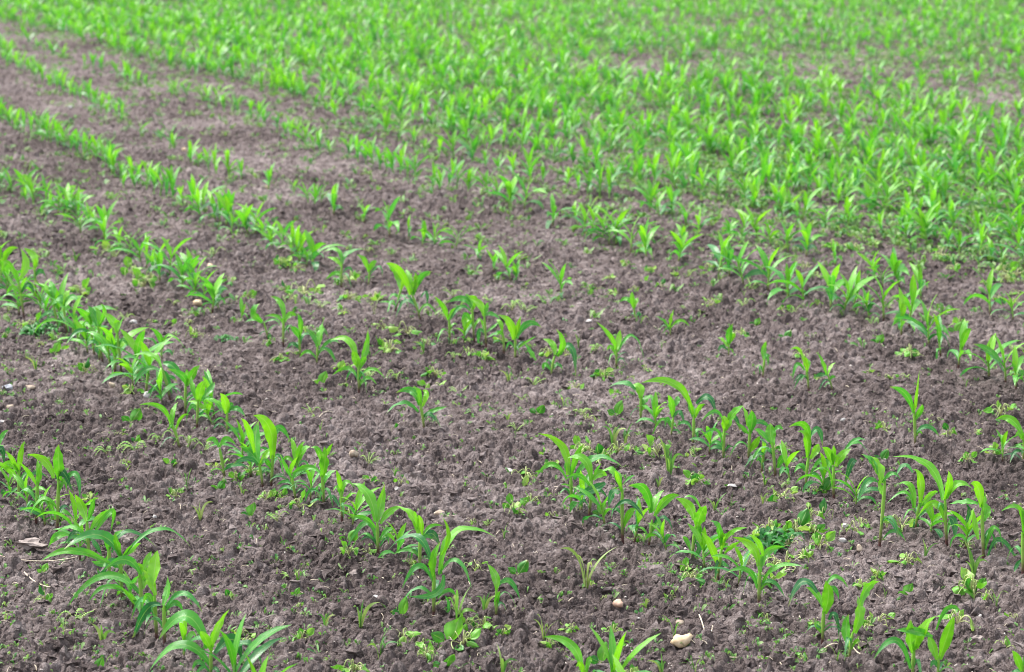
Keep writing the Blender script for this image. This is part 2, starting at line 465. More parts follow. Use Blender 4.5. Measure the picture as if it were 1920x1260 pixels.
# ------------------------------------------------------------------ corn read off the photograph: base and stem top, then leaves (start, half-way, tip, width in photo pixels)
ROW_NAME = {k: ordinal(i + 1) + ' row from the front' for i, k in enumerate('DCBAYXWV')}
HAND = {
'D': [
 ('-8,918 -6,860', '-6,850 4,815 16,802 9; -6,860 8,838 13,878 13; -8,870 -25,840 -45,860 12'),
 ('35,940 38,880', '38,882 46,850 57,827 13; 36,882 29,860 17,845 9; 36,898 20,878 -4,862 12; 38,918 28,916 10,933 6; 40,930 52,912 66,936 7; 37,885 22,868 5,880 12'),
 ('67,980 73,905', '72,912 60,888 44,868 10; 73,912 80,890 85,866 13; 73,912 74,885 70,862 9; 71,955 88,940 102,976 7; 70,960 62,945 52,965 6', 'pale green corn seedling with a narrow forked top'),
 ('107,1000 114,900', '116,905 119,868 124,838 22; 112,902 126,890 147,936 17; 105,900 86,866 52,856 17; 118,915 148,893 157,940 12; 106,975 92,942 78,958 9; 113,930 125,905 130,925 10', 'tallest upright corn seedling with a broad pale leaf held straight up'),
 ('168,1062 166,985', '166,985 156,958 143,934 20; 169,982 178,962 187,938 10; 172,1002 188,978 206,962 15; 170,1020 212,966 206,1004 11; 162,1012 135,995 99,1007 10; 161,1012 138,1006 127,1034 9; 172,1015 186,1032 194,1050 10', 'corn seedling with a yellow green forked top and dark curled leaf behind it'),
 ('205,1092 207,1030', '206,1040 205,1018 200,998 12; 208,1034 220,1012 240,998 13; 206,1046 195,1060 176,1056 16; 212,1040 240,1000 290,1030 9; 204,1060 190,1080 183,1068 10'),
 ('229,1132 228,1046', '229,1048 190,1008 132,1036 22; 229,1046 225,1022 222,1005 13; 234,1048 250,1032 264,1022 14; 236,1046 300,996 352,1030 11; 220,1068 150,1038 87,1057 15; 230,1070 214,1058 203,1072 18', 'corn seedling with long thin leaves arching far out to both sides'),
 ('268,1152 264,1078', '266,1080 240,1052 203,1070 17; 268,1105 274,1075 256,1058 19; 274,1128 198,1080 124,1138 15; 250,1118 205,1102 172,1130 10; 264,1145 250,1122 232,1104 11; 272,1072 278,1052 285,1036 13; 272,1090 286,1075 292,1095 14'),
 ('294,1197 292,1120', '290,1100 293,1068 297,1036 27; 294,1120 284,1090 270,1072 18; 292,1150 280,1120 268,1140 12', 'corn seedling with one very broad pale leaf standing straight up'),
 ('309,1207 310,1140', '308,1140 315,1110 313,1084 17; 313,1145 350,1118 386,1154 12; 303,1140 272,1150 245,1208 18; 312,1150 330,1135 342,1150 12; 310,1180 318,1165 330,1172 8'),
 ('395,1278 397,1222', '391,1220 350,1160 297,1204 27; 398,1255 340,1213 279,1262 20; 398,1218 410,1180 428,1146 17; 396,1222 400,1198 410,1180 14; 405,1230 440,1205 458,1264 25; 428,1232 470,1212 497,1264 15; 392,1262 372,1245 360,1262 10; 399,1225 388,1200 380,1190 16', 'big corn seedling at the bottom edge with broad leaves spreading flat'),
],
'C': [
 ('3,538 3,490', '3,495 5,470 3,450 12; 6,500 20,470 42,464 12; 0,500 -12,480 -22,490 11; 2,515 12,500 22,520 8'),
 ('46,592 38,522', '38,525 20,490 8,508 12; 40,520 50,492 40,462 15; 38,530 30,508 18,500 12; 42,545 58,530 68,552 9; 42,550 25,535 12,550 9'),
 ('68,545 66,495', '66,500 64,478 42,462 14; 66,505 70,488 74,482 9; 66,520 80,505 90,520 10'),
 ('110,618 100,560', '100,562 88,540 60,530 14; 102,560 100,540 92,525 15; 104,575 118,555 126,580 8; 105,590 90,585 70,602 8'),
 ('127,624 121,572', '121,574 112,562 96,574 14; 122,572 128,550 130,545 12; 122,572 140,556 158,576 10; 124,596 140,590 146,604 7'),
 ('178,668 172,605', '172,606 165,588 148,575 16; 174,604 176,585 182,578 14; 173,625 150,618 128,645 9; 175,640 190,630 200,645 8'),
 ('193,680 186,610', '186,612 176,590 165,572 18; 187,608 188,590 178,575 12; 188,612 200,585 195,570 10; 190,640 208,625 215,640 8; 190,650 175,640 165,652 8'),
 ('228,702 222,625', '222,628 212,605 193,590 16; 222,625 222,608 228,606 12; 224,640 214,655 210,632 10; 227,690 240,678 252,690 7; 226,650 235,640 244,655 8', 'corn seedling with a yellow shoot tip standing behind the curled weed and round stone'),
 ('303,676 304,652', '304,654 300,630 284,617 11; 305,656 322,632 354,660 10; 300,662 285,638 262,645 7; 306,665 318,660 325,670 7'),
 ('320,745 303,682', '303,684 285,662 249,662 13; 302,692 272,690 252,718 13; 304,690 312,705 322,735 13; 308,678 330,686 348,714 15; 300,722 292,722 274,736 11'),
 ('348,774 350,718', '350,720 344,702 318,690 14; 352,720 366,698 381,684 15; 350,722 352,700 350,690 12; 349,745 362,735 372,748 8; 348,750 335,742 328,752 7'),
 ('369,803 373,748', '374,752 380,728 389,714 18; 370,750 362,725 357,704 11; 378,752 400,750 420,776 11; 380,748 394,730 402,715 12; 372,775 362,760 355,772 8'),
 ('338,844 325,800', '321,798 305,766 267,762 10; 325,797 326,774 333,756 11; 329,815 342,786 360,780 6; 328,812 322,800 318,806 8', 'slender leaning corn seedling with three thin leaves in bare soil'),
 ('426,816 427,775', '426,778 425,755 417,740 16; 430,774 447,768 463,784 10; 422,776 405,754 384,752 10; 424,814 442,808 467,826 9; 430,776 436,760 438,768 9'),
 ('493,908 486,866', '486,870 478,825 484,786 23; 483,862 466,842 448,834 15; 484,868 465,858 439,868 11; 478,846 470,805 459,784 13; 488,870 500,850 508,838 12'),
 ('508,908 512,850', '512,858 508,800 480,778 24; 511,838 524,800 546,828 13; 512,860 524,852 534,866 9; 511,880 500,862 492,870 10', 'corn seedling with one broad glossy leaf folded over to the left'),
 ('422,897 413,842', '412,840 401,824 386,829 10; 414,840 428,824 446,836 11; 418,875 426,862 430,866 5'),
 ('556,934 548,890', '548,892 538,872 530,848 7; 550,892 564,876 576,882 13; 552,918 536,908 519,918 7; 550,906 534,898 518,906 6'),
 ('558,890 556,862', '557,872 570,846 584,838 17; 555,872 552,842 545,820 11; 557,868 564,842 575,828 10; 556,874 540,858 530,866 8'),
 ('607,945 604,888', '605,892 612,862 613,836 20; 612,855 618,842 627,830 8; 602,886 578,874 544,886 11; 604,866 598,842 585,838 11; 607,908 616,888 630,880 13; 604,926 580,918 570,952 6; 605,938 590,936 572,956 7; 608,938 626,930 640,962 8'),
 ('641,972 640,918', '640,920 638,898 633,880 10; 642,925 650,902 666,914 11; 644,942 660,926 673,926 9; 640,930 634,912 626,920 8'),
 ('709,1034 708,978', '708,978 713,946 721,906 18; 705,975 690,925 659,904 22; 704,988 685,970 659,967 10; 714,980 730,958 754,948 13; 705,1008 685,978 648,1028 11; 713,1008 727,992 740,990 11; 713,1022 725,1006 728,1018 8', 'broad leaved corn seedling with a purplish stem base and a leaf drooping to the left'),
 ('788,1062 789,1000', '785,1000 772,962 741,944 16; 783,988 781,966 777,954 7; 794,1002 808,982 831,982 7; 795,1006 810,996 826,1020 15; 787,1042 768,1026 737,1034 9; 792,1000 790,975 785,962 10; 793,1012 800,1000 815,1010 8'),
 ('814,1152 815,1078', '811,1064 777,1006 717,1042 17; 815,1084 814,1050 827,1018 16; 826,1076 856,998 930,1008 20; 829,1042 843,1006 831,973 10; 824,1078 858,1052 886,1105 10; 811,1090 785,1062 755,1104 12; 832,1078 818,1112 769,1118 14; 821,1122 842,1106 856,1122 8; 835,1118 841,1138 835,1168 7', 'largest lone corn seedling with a thick dark stem and long arching leaves all round'),
 ('930,1154 931,1102', '931,1104 929,1080 914,1056 16; 935,1096 956,1088 975,1122 11; 937,1094 948,1089 959,1090 4; 930,1138 932,1120 938,1106 10'),
 ('1096,1290 1094,1250', '1092,1258 1072,1204 1020,1188 18; 1098,1262 1104,1232 1110,1236 10; 1096,1262 1088,1240 1080,1245 12'),
],
'B': [
 ('673,732 673,682', '669,684 655,638 618,636 14; 677,680 686,652 690,616 13; 672,688 668,670 662,655 16; 668,702 650,688 622,702 8; 676,705 698,690 722,708 8; 676,690 684,672 688,668 9'),
 ('796,800 788,752', '786,756 772,728 742,732 14; 788,754 784,732 775,722 15; 784,768 755,752 724,774 12; 792,758 800,735 792,728 11; 794,775 815,765 838,758 9; 794,780 806,772 820,790 9', 'lone corn seedling with a leaf spread left, between two row clusters at the centre'),
 ('593,680 596,645', '598,645 602,618 606,596 16; 594,648 588,628 570,612 9; 592,668 576,656 560,668 7; 597,660 620,636 640,642 7'),
 ('563,666 561,628', '562,630 555,615 545,610 12; 563,628 566,600 560,585 10; 561,645 548,640 540,650 7; 564,640 572,622 590,628 8'),
 ('531,647 533,600', '532,602 528,570 506,556 11; 535,605 545,590 556,594 11; 533,612 520,594 495,594 7; 533,622 545,612 552,624 7'),
 ('503,634 495,605', '492,604 480,586 490,570 20; 495,606 515,600 525,612 6; 493,606 475,600 458,606 7'),
 ('452,606 454,585', '454,590 453,570 452,556 8; 455,592 460,575 464,570 5'),
 ('1071,946 1070,886', '1064,884 1054,830 1009,806 16; 1071,884 1080,850 1093,828 12; 1076,892 1116,852 1166,870 15; 1062,892 1035,864 1004,888 10; 1070,925 1060,910 1048,922 6; 1071,885 1064,868 1062,858 14', 'corn seedling whose longest leaf reaches up and left over bare soil'),
 ('1104,964 1109,896', '1108,900 1095,860 1064,857 17; 1112,894 1118,880 1127,866 8; 1112,898 1124,886 1138,890 17; 1108,914 1085,890 1058,898 9; 1134,904 1110,916 1077,926 17; 1106,925 1096,918 1086,932 7'),
 ('1168,1014 1166,920', '1164,922 1150,886 1129,884 18; 1165,918 1156,896 1150,884 9; 1168,908 1180,896 1190,892 5; 1160,926 1148,926 1141,952 15; 1150,958 1178,942 1209,978 10; 1169,988 1180,962 1192,956 13; 1165,965 1152,955 1146,975 9'),
 ('1216,1020 1222,975', '1220,962 1206,918 1174,914 20; 1224,960 1230,936 1246,919 14; 1227,968 1248,938 1272,930 16; 1227,982 1246,972 1261,1000 10; 1214,1006 1200,990 1178,996 7; 1220,1002 1228,985 1239,980 10', 'bright corn seedling with a leaf like an open hand, end of a cluster of four'),
 ('1297,1050 1304,985', '1300,975 1291,948 1267,934 18; 1306,990 1311,965 1320,948 24; 1302,1012 1307,998 1312,982 14; 1294,1032 1287,1012 1279,1006 9; 1300,1042 1315,1028 1331,1036 6; 1312,955 1296,933 1279,935 10; 1303,1015 1310,1030 1300,1046 10'),
 ('1345,1087 1352,1030', '1345,1062 1329,1024 1311,999 17; 1350,1022 1343,990 1327,979 17; 1356,1018 1371,998 1397,991 9; 1357,1038 1370,1024 1386,1016 11; 1352,1032 1352,1010 1350,1000 14; 1346,1068 1356,1056 1362,1066 8'),
 ('1423,1136 1423,1075', '1419,1066 1408,1030 1374,1012 18; 1429,1066 1441,1038 1472,1030 14; 1419,1108 1398,1074 1357,1080 11; 1429,1098 1455,1068 1500,1068 11; 1428,1048 1418,1024 1398,1010 11; 1424,1078 1424,1055 1430,1045 16; 1426,1112 1436,1100 1446,1110 8', 'corn seedling standing beside the dark green clump of wilted weed'),
 ('1542,1208 1543,1152', '1544,1156 1549,1122 1542,1096 24; 1540,1146 1530,1120 1511,1107 13; 1530,1118 1502,1098 1477,1144 15; 1545,1108 1566,1088 1589,1110 9; 1550,1108 1563,1112 1569,1132 9; 1553,1168 1564,1162 1572,1210 13; 1539,1192 1531,1178 1529,1168 11'),
 ('1593,1238 1598,1190', '1600,1192 1611,1152 1609,1122 24; 1611,1142 1624,1108 1648,1096 18; 1592,1218 1587,1184 1592,1156 18; 1596,1222 1604,1205 1610,1210 7', 'corn seedling beside the straw with a leaf tip pointing up and right'),
 ('1712,1278 1712,1222', '1709,1228 1700,1196 1701,1168 20; 1716,1220 1727,1186 1746,1162 22; 1745,1200 1712,1190 1674,1187 16; 1706,1258 1674,1206 1631,1242 14; 1712,1222 1714,1200 1718,1180 22'),
 ('1757,1282 1758,1240', '1760,1244 1771,1200 1777,1166 22; 1755,1246 1747,1218 1741,1198 17; 1752,1190 1770,1150 1795,1160 9; 1758,1262 1748,1250 1742,1262 10'),
 ('1918,1282 1916,1250', '1914,1262 1904,1240 1892,1224 16; 1918,1255 1926,1235 1936,1240 14; 1915,1265 1905,1262 1894,1270 8'),
],
'A': [
 ('790,596 772,545', '770,548 752,505 726,490 14; 772,544 768,515 760,500 10; 776,548 790,515 812,505 12; 780,570 758,560 742,592 9; 776,545 782,520 780,506 16; 790,552 800,545 800,572 8', 'corn seedling with a thick pale stem leaning right and a dark leaf hanging below'),
 ('740,578 752,540', '752,545 745,515 725,492 13; 753,540 762,520 775,512 12; 750,560 738,550 728,562 7'),
 ('690,537 693,508', '692,510 684,488 670,478 10; 694,508 700,495 708,490 11; 694,515 712,500 718,520 6'),
 ('640,537 642,490', '641,492 632,466 605,470 9; 643,492 652,472 685,464 11; 642,500 630,485 612,480 8; 641,515 628,510 610,522 8; 643,510 655,500 662,512 6'),
 ('843,640 842,598', '840,600 832,575 815,556 10; 843,598 850,584 862,580 12; 845,600 865,575 885,588 8; 843,622 850,608 858,610 6'),
 ('890,640 886,575', '884,578 868,560 838,568 12; 888,575 880,560 872,552 11; 888,580 892,562 878,556 12; 886,610 874,590 865,606 8; 889,615 900,600 905,615 8'),
 ('912,650 908,590', '907,592 900,570 882,560 14; 909,590 912,575 915,566 10; 909,592 922,588 938,598 9; 910,625 898,622 898,655 9; 912,622 925,612 940,600 6'),
 ('945,660 942,620', '942,622 938,604 930,598 9; 943,620 930,624 912,632 9; 944,632 938,622 932,628 6'),
 ('965,674 966,630', '963,634 956,604 934,588 16; 967,630 972,608 977,590 9; 969,632 990,604 1016,612 12; 966,655 985,640 1005,628 6; 964,650 955,640 948,655 6', 'lone bright corn seedling with a leaf either side and one straight up'),
 ('1033,702 1040,664', '1040,662 1036,642 1018,632 12; 1045,664 1054,640 1042,614 13; 1044,664 1070,648 1079,704 13; 1005,672 994,655 985,640 9; 1036,690 1046,680 1055,690 9; 1034,692 1022,680 1018,690 9', 'corn seedling with one leaf arched over to the right down to the soil'),
 ('1156,687 1155,650', '1153,654 1143,630 1116,602 10; 1156,654 1160,634 1163,616 12; 1158,658 1186,628 1208,672 9; 1153,662 1145,648 1138,655 8', 'lone corn seedling in open soil with one thin leaf bent over like a hook'),
 ('1201,784 1201,736', '1201,740 1198,720 1184,715 18; 1190,724 1170,711 1141,719 12; 1204,754 1212,740 1226,734 13; 1202,765 1210,755 1218,762 8'),
 ('1257,812 1262,776', '1260,776 1258,752 1249,735 13; 1262,776 1274,768 1281,790 9; 1265,756 1269,745 1271,736 11; 1258,790 1250,780 1246,795 8'),
 ('1299,827 1300,770', '1298,768 1262,712 1198,710 17; 1302,774 1309,754 1321,749 12; 1297,798 1285,782 1268,790 7; 1305,748 1326,736 1340,768 14; 1299,772 1295,755 1288,745 14; 1301,805 1312,795 1322,805 8', 'corn seedling with a long dark leaf swept flat to the left'),
 ('1357,857 1358,796', '1362,790 1375,768 1391,756 16; 1358,802 1357,785 1354,774 16; 1354,782 1336,766 1311,786 8; 1362,782 1376,776 1387,802 10; 1355,832 1340,800 1308,816 6; 1360,800 1366,785 1366,778 12'),
 ('1403,857 1405,800', '1406,806 1408,782 1405,764 18; 1402,808 1390,798 1377,787 11; 1410,794 1426,785 1447,802 9; 1405,842 1415,826 1422,812 13; 1400,794 1398,772 1391,756 8'),
 ('1427,880 1431,840', '1433,846 1416,848 1393,872 17; 1430,850 1430,832 1426,822 12; 1428,866 1424,855 1418,860 8'),
 ('1455,888 1447,825', '1448,830 1444,806 1445,788 20; 1440,824 1425,806 1414,800 13; 1450,804 1458,796 1467,801 9; 1458,872 1466,854 1477,854 15; 1450,850 1440,838 1432,850 10'),
 ('1511,910 1515,850', '1513,852 1507,815 1489,805 16; 1515,828 1505,792 1474,796 13; 1519,855 1530,836 1536,828 15; 1508,878 1500,868 1489,880 12; 1519,884 1541,856 1562,888 9; 1515,818 1532,800 1541,832 12'),
 ('1564,926 1562,870', '1559,868 1550,845 1537,835 16; 1560,866 1560,846 1558,831 10; 1566,870 1575,850 1592,837 16; 1580,844 1606,825 1631,852 11; 1585,834 1605,820 1623,822 9; 1560,908 1545,875 1518,882 8; 1604,862 1592,866 1582,908 13'),
 ('1648,1032 1655,905', '1648,910 1641,878 1629,858 24; 1641,908 1620,908 1601,946 13; 1640,892 1630,868 1611,855 13; 1651,908 1666,892 1682,902 9; 1657,1010 1676,998 1697,1018 7; 1655,935 1650,918 1645,905 12', 'tall thin corn seedling with a bare lower stem and a yellowed leaf at its foot'),
 ('1716,990 1722,946', '1724,944 1720,900 1704,882 17; 1708,888 1692,874 1676,900 9; 1727,950 1742,930 1760,922 13; 1713,954 1707,914 1686,908 13; 1711,954 1696,924 1663,946 7; 1720,960 1728,945 1735,955 9', 'yellow green corn seedling with curled round weed leaves at its foot'),
 ('1776,1018 1769,936', '1765,938 1742,872 1676,856 17; 1768,936 1773,908 1768,884 15; 1772,934 1790,908 1817,917 15; 1780,924 1786,904 1792,910 9; 1770,982 1750,942 1720,972 11; 1776,970 1786,980 1786,1012 14; 1770,960 1760,945 1755,960 9', 'tall corn seedling with a long dark leaf reaching back over its neighbour'),
 ('1845,1047 1838,960', '1840,968 1842,946 1847,926 16; 1836,954 1826,918 1808,912 18; 1830,948 1806,944 1778,948 13; 1808,950 1813,965 1808,988 11; 1833,1014 1827,985 1826,958 12; 1846,1032 1862,992 1877,1028 11; 1852,1046 1876,1014 1914,1064 10; 1842,980 1850,960 1848,950 12'),
 ('1918,1078 1914,1000', '1914,998 1900,956 1864,963 11; 1918,1012 1915,985 1904,954 14; 1920,1005 1930,985 1940,1000 14; 1916,1050 1908,1062 1902,1076 8'),
],
'Y': [
 ('1717,834 1712,768', '1710,770 1690,735 1657,723 13; 1712,768 1711,745 1715,692 7; 1713,785 1722,765 1722,755 11; 1716,815 1722,805 1730,810 6', 'solitary tall corn seedling with one dark leaf stretched left over bare soil'),
 ('1918,870 1918,815', '1916,822 1896,788 1869,787 15; 1917,850 1902,848 1889,870 8; 1919,820 1928,800 1940,808 14; 1918,830 1908,815 1900,820 12', 'broad leaved corn seedling cut off by the right edge beyond bare soil'),
 ('1517,727 1511,690', '1506,672 1494,650 1477,653 6; 1512,694 1506,674 1496,658 14; 1507,690 1492,680 1484,708 8; 1512,690 1514,675 1508,668 10'),
 ('1562,728 1551,700', '1548,700 1540,680 1529,658 9; 1552,700 1558,685 1568,677 7; 1550,702 1538,700 1524,706 8; 1555,712 1560,704 1566,706 6', 'small yellowing corn seedling leaning left with pale narrow leaves'),
 ('1430,699 1433,665', '1432,668 1432,648 1437,632 11; 1433,670 1438,658 1440,680 6; 1430,690 1425,680 1424,694 5'),
 ('1366,662 1365,635', '1366,640 1366,620 1372,602 13; 1363,645 1355,632 1346,628 8; 1367,640 1374,625 1376,620 8; 1364,652 1352,645 1346,656 7'),
 ('1257,627 1256,610', '1256,612 1258,595 1262,580 9; 1254,614 1242,600 1226,592 7; 1258,614 1275,600 1292,612 6'),
 ('1193,604 1188,575', '1188,578 1184,558 1185,546 10; 1190,576 1194,562 1197,566 9; 1187,575 1175,560 1162,566 9; 1192,595 1198,588 1200,598 6'),
],
}
# positions of the plain seedlings: base in photo pixels, * marks the smaller ones
PLAIN = {
'C': "76,584 92,602 118,612 136,632 150,648 164,660 186,674 206,688 216,697 455,868* 470,892* 545,915* 582,932* 660,985* 745,1050* 400,800*",
'D': "20,932* 52,958* 140,1028 150,1052* 250,1142* 345,1235* 85,985*",
'B': "1090,955* 1135,985* 1190,1012* 1250,1035* 1320,1065* 1385,1105* 23,361 40,366 61,371 84,386 96,394* 109,401 119,404 130,402 140,399 165,424 176,430* 198,460 222,470* 240,482 264,498 275,503 300,490* 318,520 342,540 356,532 366,545 385,560 398,580 411,578*",
'A': "1230,795* 1330,842* 1482,898* 1540,915* 1605,945* 870,640* 1810,1030* 1745,1000* 5,228 20,231 32,240 45,245 58,250 70,255 83,262 95,268 108,272 120,277 133,284 145,288 157,292 168,298 180,300 192,306 205,318 216,326 228,332* 232,350* 275,355 288,362 300,366 312,370 325,375 340,384* 360,388 372,394* 386,398 412,418 424,424 437,420 448,432* 466,438 478,440 492,446* 530,468 545,478 562,494 575,498* 586,500",
'Y': "1880,862* -4,95 10,104 20,117 32,124 43,133 52,138 66,146* 80,152 95,160* 107,167 118,172 130,180 140,184* 152,186 167,189 180,196 195,204 207,210 218,220* 227,227 264,252 302,262* 318,274 326,276* 358,305 372,310* 392,320 406,324 430,332 452,337* 503,354 552,364* 578,378* 590,384* 602,380* 626,399 683,413* 731,442 766,446* 791,459* 814,462* 855,469* 895,488* 926,506* 958,522 968,526* 1053,556",
'X': "40,78 55,86 70,92 84,98* 100,104 117,110 160,128 175,132 190,134 220,147 234,152 247,158 258,162 277,168* 322,180* 332,182 353,182* 380,190 393,197 405,204 420,208* 437,214 447,216 470,222 484,228 497,232 520,242* 532,250* 546,256 560,262* 573,275 588,280* 602,286* 620,290* 654,294 672,303 686,308 700,312 712,316* 726,318* 738,322 750,325 764,330* 781,336 811,352 824,358* 838,354* 857,358 878,360* 916,368 932,378* 954,390 982,396 1036,424 1085,425* 1096,441 1108,444* 1129,452 1142,456* 1155,455 1183,472 1212,482 1271,493 1282,470* 1348,513 1368,516 1395,536 1440,548 1478,566 1508,574 1557,582 1580,590 1600,580* 1630,600* 1657,604 1690,630 1704,612 1742,650 1764,662 1797,682 1855,703 1886,714 1905,725*",
'W': "590,200* 612,208* 629,215 664,238* 684,246 702,249* 728,254 748,262* 776,267* 796,287* 822,290* 852,294 885,304 910,312* 936,322* 962,328* 997,337 1018,336* 1063,347* 1086,360* 1101,368 1124,370 1142,373 1218,398 1236,408 1261,406 1285,425* 1310,440* 1368,446* 1387,452 1422,450 1445,463* 1478,476 1512,482 1567,498* 1642,528* 1655,540* 1687,541 1727,561 1857,587 1900,600*",
}

def upright_factor(p0, p2):
    return (p0[1] - p2[1]) / (math.hypot(p0[0] - p2[0], p0[1] - p2[1]) + 1e-6)

corn_rows = {k: [] for k in 'DCBAYXWV'}           # (photo x, object, own label or None, adjective)
GROUP_CORN = 'corn seedlings standing in rows across the field'

def hand_plant(row, base, leaves, label=None):
    (bx, by), (tx, ty) = [tuple(float(q) for q in p.split(',')) for p in base.split()]
    X, Y = ground_xy(bx, by)
    d = depth_of(Y); s = F_PX / d
    al = math.atan2(H_CAM, Y)
    r = random.Random(int(bx * 7 + by * 13))
    def loc(px, py, dY=0.0):
        return np.array([(px - bx) / s * (1 + dY / d), dY, ((by - py) / s - dY * math.sin(al)) / math.cos(al)])
    root = thing('corn_seedling', '', 'corn seedling', (X, Y, hz(X, Y)), GROUP_CORN)
    so = Soup()
    a, b = loc(bx, by), loc(tx, ty)
    mid = (a + b) / 2 + np.array([r.uniform(-1, 1) * 0.002, 0, 0])
    P = bezier(a - np.array([0, 0, 0.012]), mid, b, 9)
    k = min(1.0, max(0.55, np.linalg.norm(b - a) / 0.085))
    rad = np.interp(np.linspace(0, 1, 9), [0, 0.25, 0.7, 1], [0.0043, 0.0042, 0.0056, 0.0034]) * k
    so.add(*tube(P, rad, 0.3))
    so.build('stem', M_STEM, root)
    n = 0
    for lf in leaves.split(';'):
        q = lf.split()
        p0, p1, p2 = [tuple(float(u) for u in g.split(',')) for g in q[:3]]
        wpx = float(q[3])
        span = math.hypot(p2[0] - p0[0], p2[1] - p0[1]) / s
        side = r.choice((-1, 1))
        dm, dt = side * r.uniform(0.1, 0.32) * span, side * r.uniform(0.2, 0.6) * span
        if p2[1] > p0[1] and dt > 0: dt *= 0.3
        P = bezier(loc(*p0), loc(*p1, dm), loc(*p2, dt), 15)
        P[:, 2] = np.maximum(P[:, 2], 0.004)
        up = upright_factor(p0, p2)
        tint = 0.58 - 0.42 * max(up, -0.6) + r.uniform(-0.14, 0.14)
        ref = np.array([r.uniform(-0.35, 0.35), -0.95, 0.8 if up < 0.6 else 0.35])
        so = Soup()
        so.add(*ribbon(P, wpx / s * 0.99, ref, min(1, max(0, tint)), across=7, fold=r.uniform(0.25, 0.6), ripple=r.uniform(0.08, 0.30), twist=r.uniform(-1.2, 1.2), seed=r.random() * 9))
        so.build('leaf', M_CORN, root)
        n += 1
    hh = (by - min(float(l.split()[2].split(',')[1]) for l in leaves.split(';'))) / s
    for i in range(r.choice((1, 2, 2, 3))):
        az = r.uniform(0, 6.283)
        o_ = np.array([math.cos(az), math.sin(az), 0])
        st0 = a + (b - a) * r.uniform(0.15, 0.5)
        L = hh * r.uniform(0.25, 0.5)
        P = bezier(st0, st0 + o_ * L * 0.5 + (0, 0, L * r.uniform(0.25, 0.5)), st0 + o_ * L + (0, 0, L * r.uniform(-0.6, 0.25)), 12)
        P[:, 2] = np.maximum(P[:, 2], 0.006)
        so = Soup()
        so.add(*ribbon(P, hh * r.uniform(0.045, 0.075), (r.uniform(-.5, .5), -0.6, 0.9), r.uniform(0.45, 1.0), across=5, fold=0.45, ripple=0.15, twist=r.uniform(-1.2, 1.2), seed=r.random() * 9))
        so.build('leaf', M_CORN, root)
    wide = max(float(l.split()[3]) for l in leaves.split(';')) / s
    adj = ('broad leaved' if wide > 0.026 else 'thin leaved' if wide < 0.018 else 'green') + ' corn seedling with ' + ('few leaves' if n <= 4 else 'many leaves' if n >= 7 else 'arching leaves')
    corn_rows[row].append([bx, root, label, adj])

for row, plants in HAND.items():
    for p in plants:
        hand_plant(row, p[0], p[1], p[2] if len(p) > 2 else None)

# ---- plain seedlings: a set of kinds, then copies
def corn_shape(seed, h=0.2, n=None, far=False):
    """stem (soup) and leaves (list of soups) of one seedling, h metres tall"""
    r = random.Random(seed)
    n = n or r.choice((5, 6, 6, 7, 7))
    lean = np.array([r.gauss(0, 0.012), r.gauss(0, 0.012), 0])
    stem_h = h * r.uniform(0.34, 0.44)
    st = Soup()
    P = bezier((0, 0, -0.012), lean * 0.4 + (0, 0, stem_h * 0.5), lean + (0, 0, stem_h), 4 if far else 8)
    st.add(*tube(P, np.linspace(0.0046, 0.0036, len(P)) * (h / 0.2), 0.3, 4 if far else 7))
    phi = r.random() * 6.283
    leaves = []
    for i in range(n):
        fr = i / (n - 1)
        az = phi + (i % 2) * math.pi + r.gauss(0, 0.4)
        z0 = stem_h * (0.25 + 0.72 * fr)
        L = h * (0.42 + 0.42 * math.sin(math.pi * min(1, 0.15 + 0.75 * fr))) * r.uniform(0.85, 1.15)
        e0 = math.radians((52 if far else 38) + (30 if far else 42) * fr + r.uniform(-10, 8))
        e1 = e0 - math.radians((120 - 80 * fr) * (0.75 if far else 1) * r.uniform(0.55, 1.15))
        m = 6 if far else 12
        pts = [lean * (z0 / stem_h) + np.array([0, 0, z0])]
        for k in range(m - 1):
            e = e0 + (e1 - e0) * ((k + 0.5) / (m - 1)) ** 1.4
            pts.append(pts[-1] + L / (m - 1) * np.array([math.cos(e) * math.cos(az), math.cos(e) * math.sin(az), math.sin(e)]))
        P = np.array(pts); P[:, 2] = np.maximum(P[:, 2], 0.004)
        ref = np.array([-math.cos(az) * 0.5 + r.uniform(-.3, .3), -math.sin(az) * 0.5 + r.uniform(-.3, .3), 0.6])
        so = Soup()
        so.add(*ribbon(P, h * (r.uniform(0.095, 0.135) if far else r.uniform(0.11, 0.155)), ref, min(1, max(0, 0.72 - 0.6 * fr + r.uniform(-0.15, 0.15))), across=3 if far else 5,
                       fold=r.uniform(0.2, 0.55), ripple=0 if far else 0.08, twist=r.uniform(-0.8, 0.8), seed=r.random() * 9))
        leaves.append(so)
    return st, leaves

store = sc.collection
PROTO = []
def seedling(seed):
    """first use of a kind builds it; later ones copy it"""
    while len(PROTO) < 30: PROTO.append(None)
    k = seed % 30
    if PROTO[k] is None:
        st, lv = corn_shape(1000 + k)
        root = thing('corn_seedling', '', 'corn seedling', (0, 0, 0), GROUP_CORN)
        st.build('stem', M_STEM, root)
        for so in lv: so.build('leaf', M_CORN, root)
        PROTO[k] = root
        return root
    src = PROTO[k]
    c = src.copy(); sc.collection.objects.link(c)
    for ch in list(src.children):
        g = ch.copy(); sc.collection.objects.link(g); g.parent = c
    return c

def put_seedling(x, y, h, row, photo_x, r):
    o = seedling(r.randrange(10 ** 6))
    o.location = (x, y, hz(x, y))
    o.rotation_euler = (r.gauss(0, 0.06), r.gauss(0, 0.06), r.random() * 6.283)
    o.scale = (h / 0.2 * r.uniform(0.9, 1.1),) * 2 + (h / 0.2,)
    adj = ('tall' if h > 0.195 else 'small' if h < 0.145 else 'middling') + ' green corn seedling'
    corn_rows[row].append([photo_x, o, None, adj])

r0 = random.Random(5)
